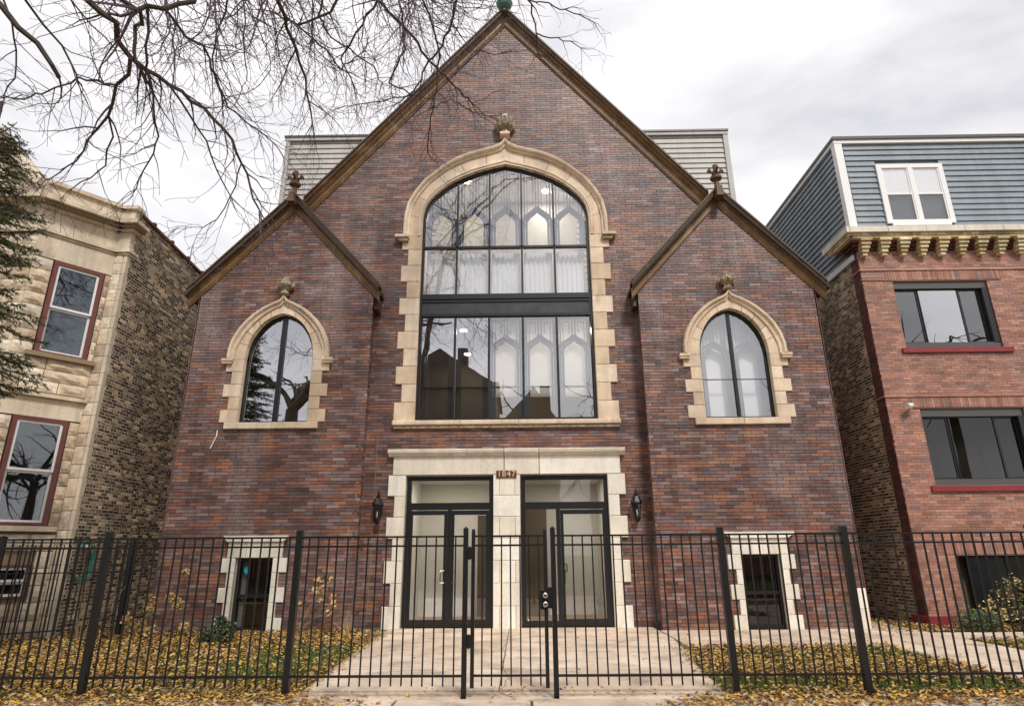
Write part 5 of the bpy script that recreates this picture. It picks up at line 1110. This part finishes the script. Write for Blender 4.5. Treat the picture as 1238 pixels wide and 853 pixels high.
# boughs that join the traced limbs to the trunk, above and left of the view
def joiner(T, a, b, ra, rb, up=1.5):
    a, b = Vector(a), Vector(b); m = (a+b)/2+Vector((0, 0, up)); pts = []
    for k in range(13): t = k/12; pts.append(a*(1-t)**2+m*2*t*(1-t)+b*t*t+Vector((random.gauss(0, .04), random.gauss(0, .04), random.gauss(0, .04))) if 0 < k < 12 else (a if k == 0 else b))
    MB().tube(pts, [ra+(rb-ra)*k/12 for k in range(13)], 8).build('limb', M_bark, T)
hub = Vector((-6.2, 5.4, 10.4)); joiner(T1, fork, hub, .22, .12, .4)
for k in mains1:
    q = LIMBS[k][0]
    if k in 'ACDXMEbc': joiner(T1, hub, q[:3], .09, max(q[3], .02), .4)
    if k == 'B': joiner(T1, fork, q[:3], .12, q[3], .9)
def crown(T, trunk_top, n, L, r, seed, spread=1.0, ml=3, lower=.1):
    random.seed(seed)
    for k in range(n):
        a = 2*math.pi*k/n+random.uniform(-.3, .3); segs = []
        grow(segs, trunk_top+Vector((0, 0, random.uniform(-.6, .3))), (math.cos(a)*spread, math.sin(a)*spread, random.uniform(.6, 1.3)), L*random.uniform(.8, 1.1), r*random.uniform(.6, .9), 0, lower*.3, .2, ml, .5, .006)
        emit(segs, 'limb', M_bark, T)
# big forked limbs over the trunk (they are what the left wing window reflects)
for dx, dy, dz, L in ((-1.2, -.3, 1.6, 5), (.9, -.2, 1.3, 5.5), (.3, -1, 1.2, 4.5)):
    segs = []; grow(segs, fork, (dx, dy, dz), L, .17, 0, 0, .12, 3, .45, .006); emit(segs, 'limb', M_bark, T1)
T2 = thing('street_tree', 'second bare tree whose paler twigs trail over the tip of the main gable', 'tree', (-4.9, 2.4, 0))
MB().tube([(-4.9, 2.4, -.05), (-4.92, 2.4, .5), (-4.9, 2.4, 4), (-4.7, 2.6, 8)], [.3, .22, .18, .15], 10).build('trunk', M_bark, T2)
for k in mains2: dress(T2, k, .8, 1.4 if k in 'KQRSOPe' else .85)
fill(T2, 34, 9.5, 12.9, -.36, .0, 3.2, .013); fill(T2, 4, 11, 12.5, .02, .1, 1.1, .01, 2)
hub2 = Vector((-3.2, 6.5, 13.2)); joiner(T2, (-4.7, 2.6, 8), hub2, .14, .1, 1.5)
for k in mains2:
    q = LIMBS[k][0]
    if k in 'KPQRSWTUe': joiner(T2, hub2, q[:3], .06, max(q[3], .015), .8)
for (x, y, h, sd, lab) in ((12.5, 1.2, 5.5, 21, 'bare kerbside tree mirrored in the canted bay windows of the stone house'), (4.6, -7.2, 7, 3, 'bare tree across the street mirrored in the centre window'), (.4, -7.6, 7.5, 5, 'bare tree across the street mirrored in the lower centre panes'), (20.5, 1.0, 9.0, 8, 'bare kerbside tree mirrored in the windows of the orange brick house'), (-15, -10, 5, 11, 'bare tree across the street mirrored in the stone house windows')):
    t = thing('street_tree', lab, 'tree', (x, y, 0)); MB().tube([(x, y, -.1), (x+.1, y, h*.5), (x, y+.1, h)], [.3, .22, .18], 8).build('trunk', M_bark, t); crown(t, Vector((x, y+.1, h)), 8, 7.0, .15, sd)
for x, w_, h, lab in ((-19, 9, 8, 'two storey brick house across the street mirrored in the left windows'), (-7.2, 10.6, 14.0, 'tall gabled brick house across the street mirrored low in the left panes'), (.7, 4.4, 10.8, 'narrow brick house across the street mirrored in the entrance glass'), (10.5, 8.5, 8.2, 'brick house across the street mirrored low in the right wing window'), (20, 9, 8, 'brick house across the street mirrored in the right house panes')):
    t = thing('row_house', lab, 'house', (x, -17, 0)); MB().box(x-w_/2, x+w_/2, -27, -17, 0, h).build('wall', M_soot if h > 10 else M_press, t)
    if h > 10: MB().prism([(x-w_/2-.3, h), (x+w_/2+.3, h), (x+w_*.08, h+3.2)], -16.8, -27).box(x+w_*.2, x+w_*.2+.8, -19, -18, h+1, h+3.6).build('roof', M_soot, t)
    MB().box(x-w_/2-.2, x+w_/2+.2, -27, -16.7, h, h+.4).build('cornice', M_soot if h > 10 else M_cream, t)
    for fz in (1.2, 4.6):
        for q in (-.3, 0, .3): MB().box(x+q*w_-.6, x+q*w_+.6, -17, -16.96, fz, fz+1.9).build('window', M_black, t)
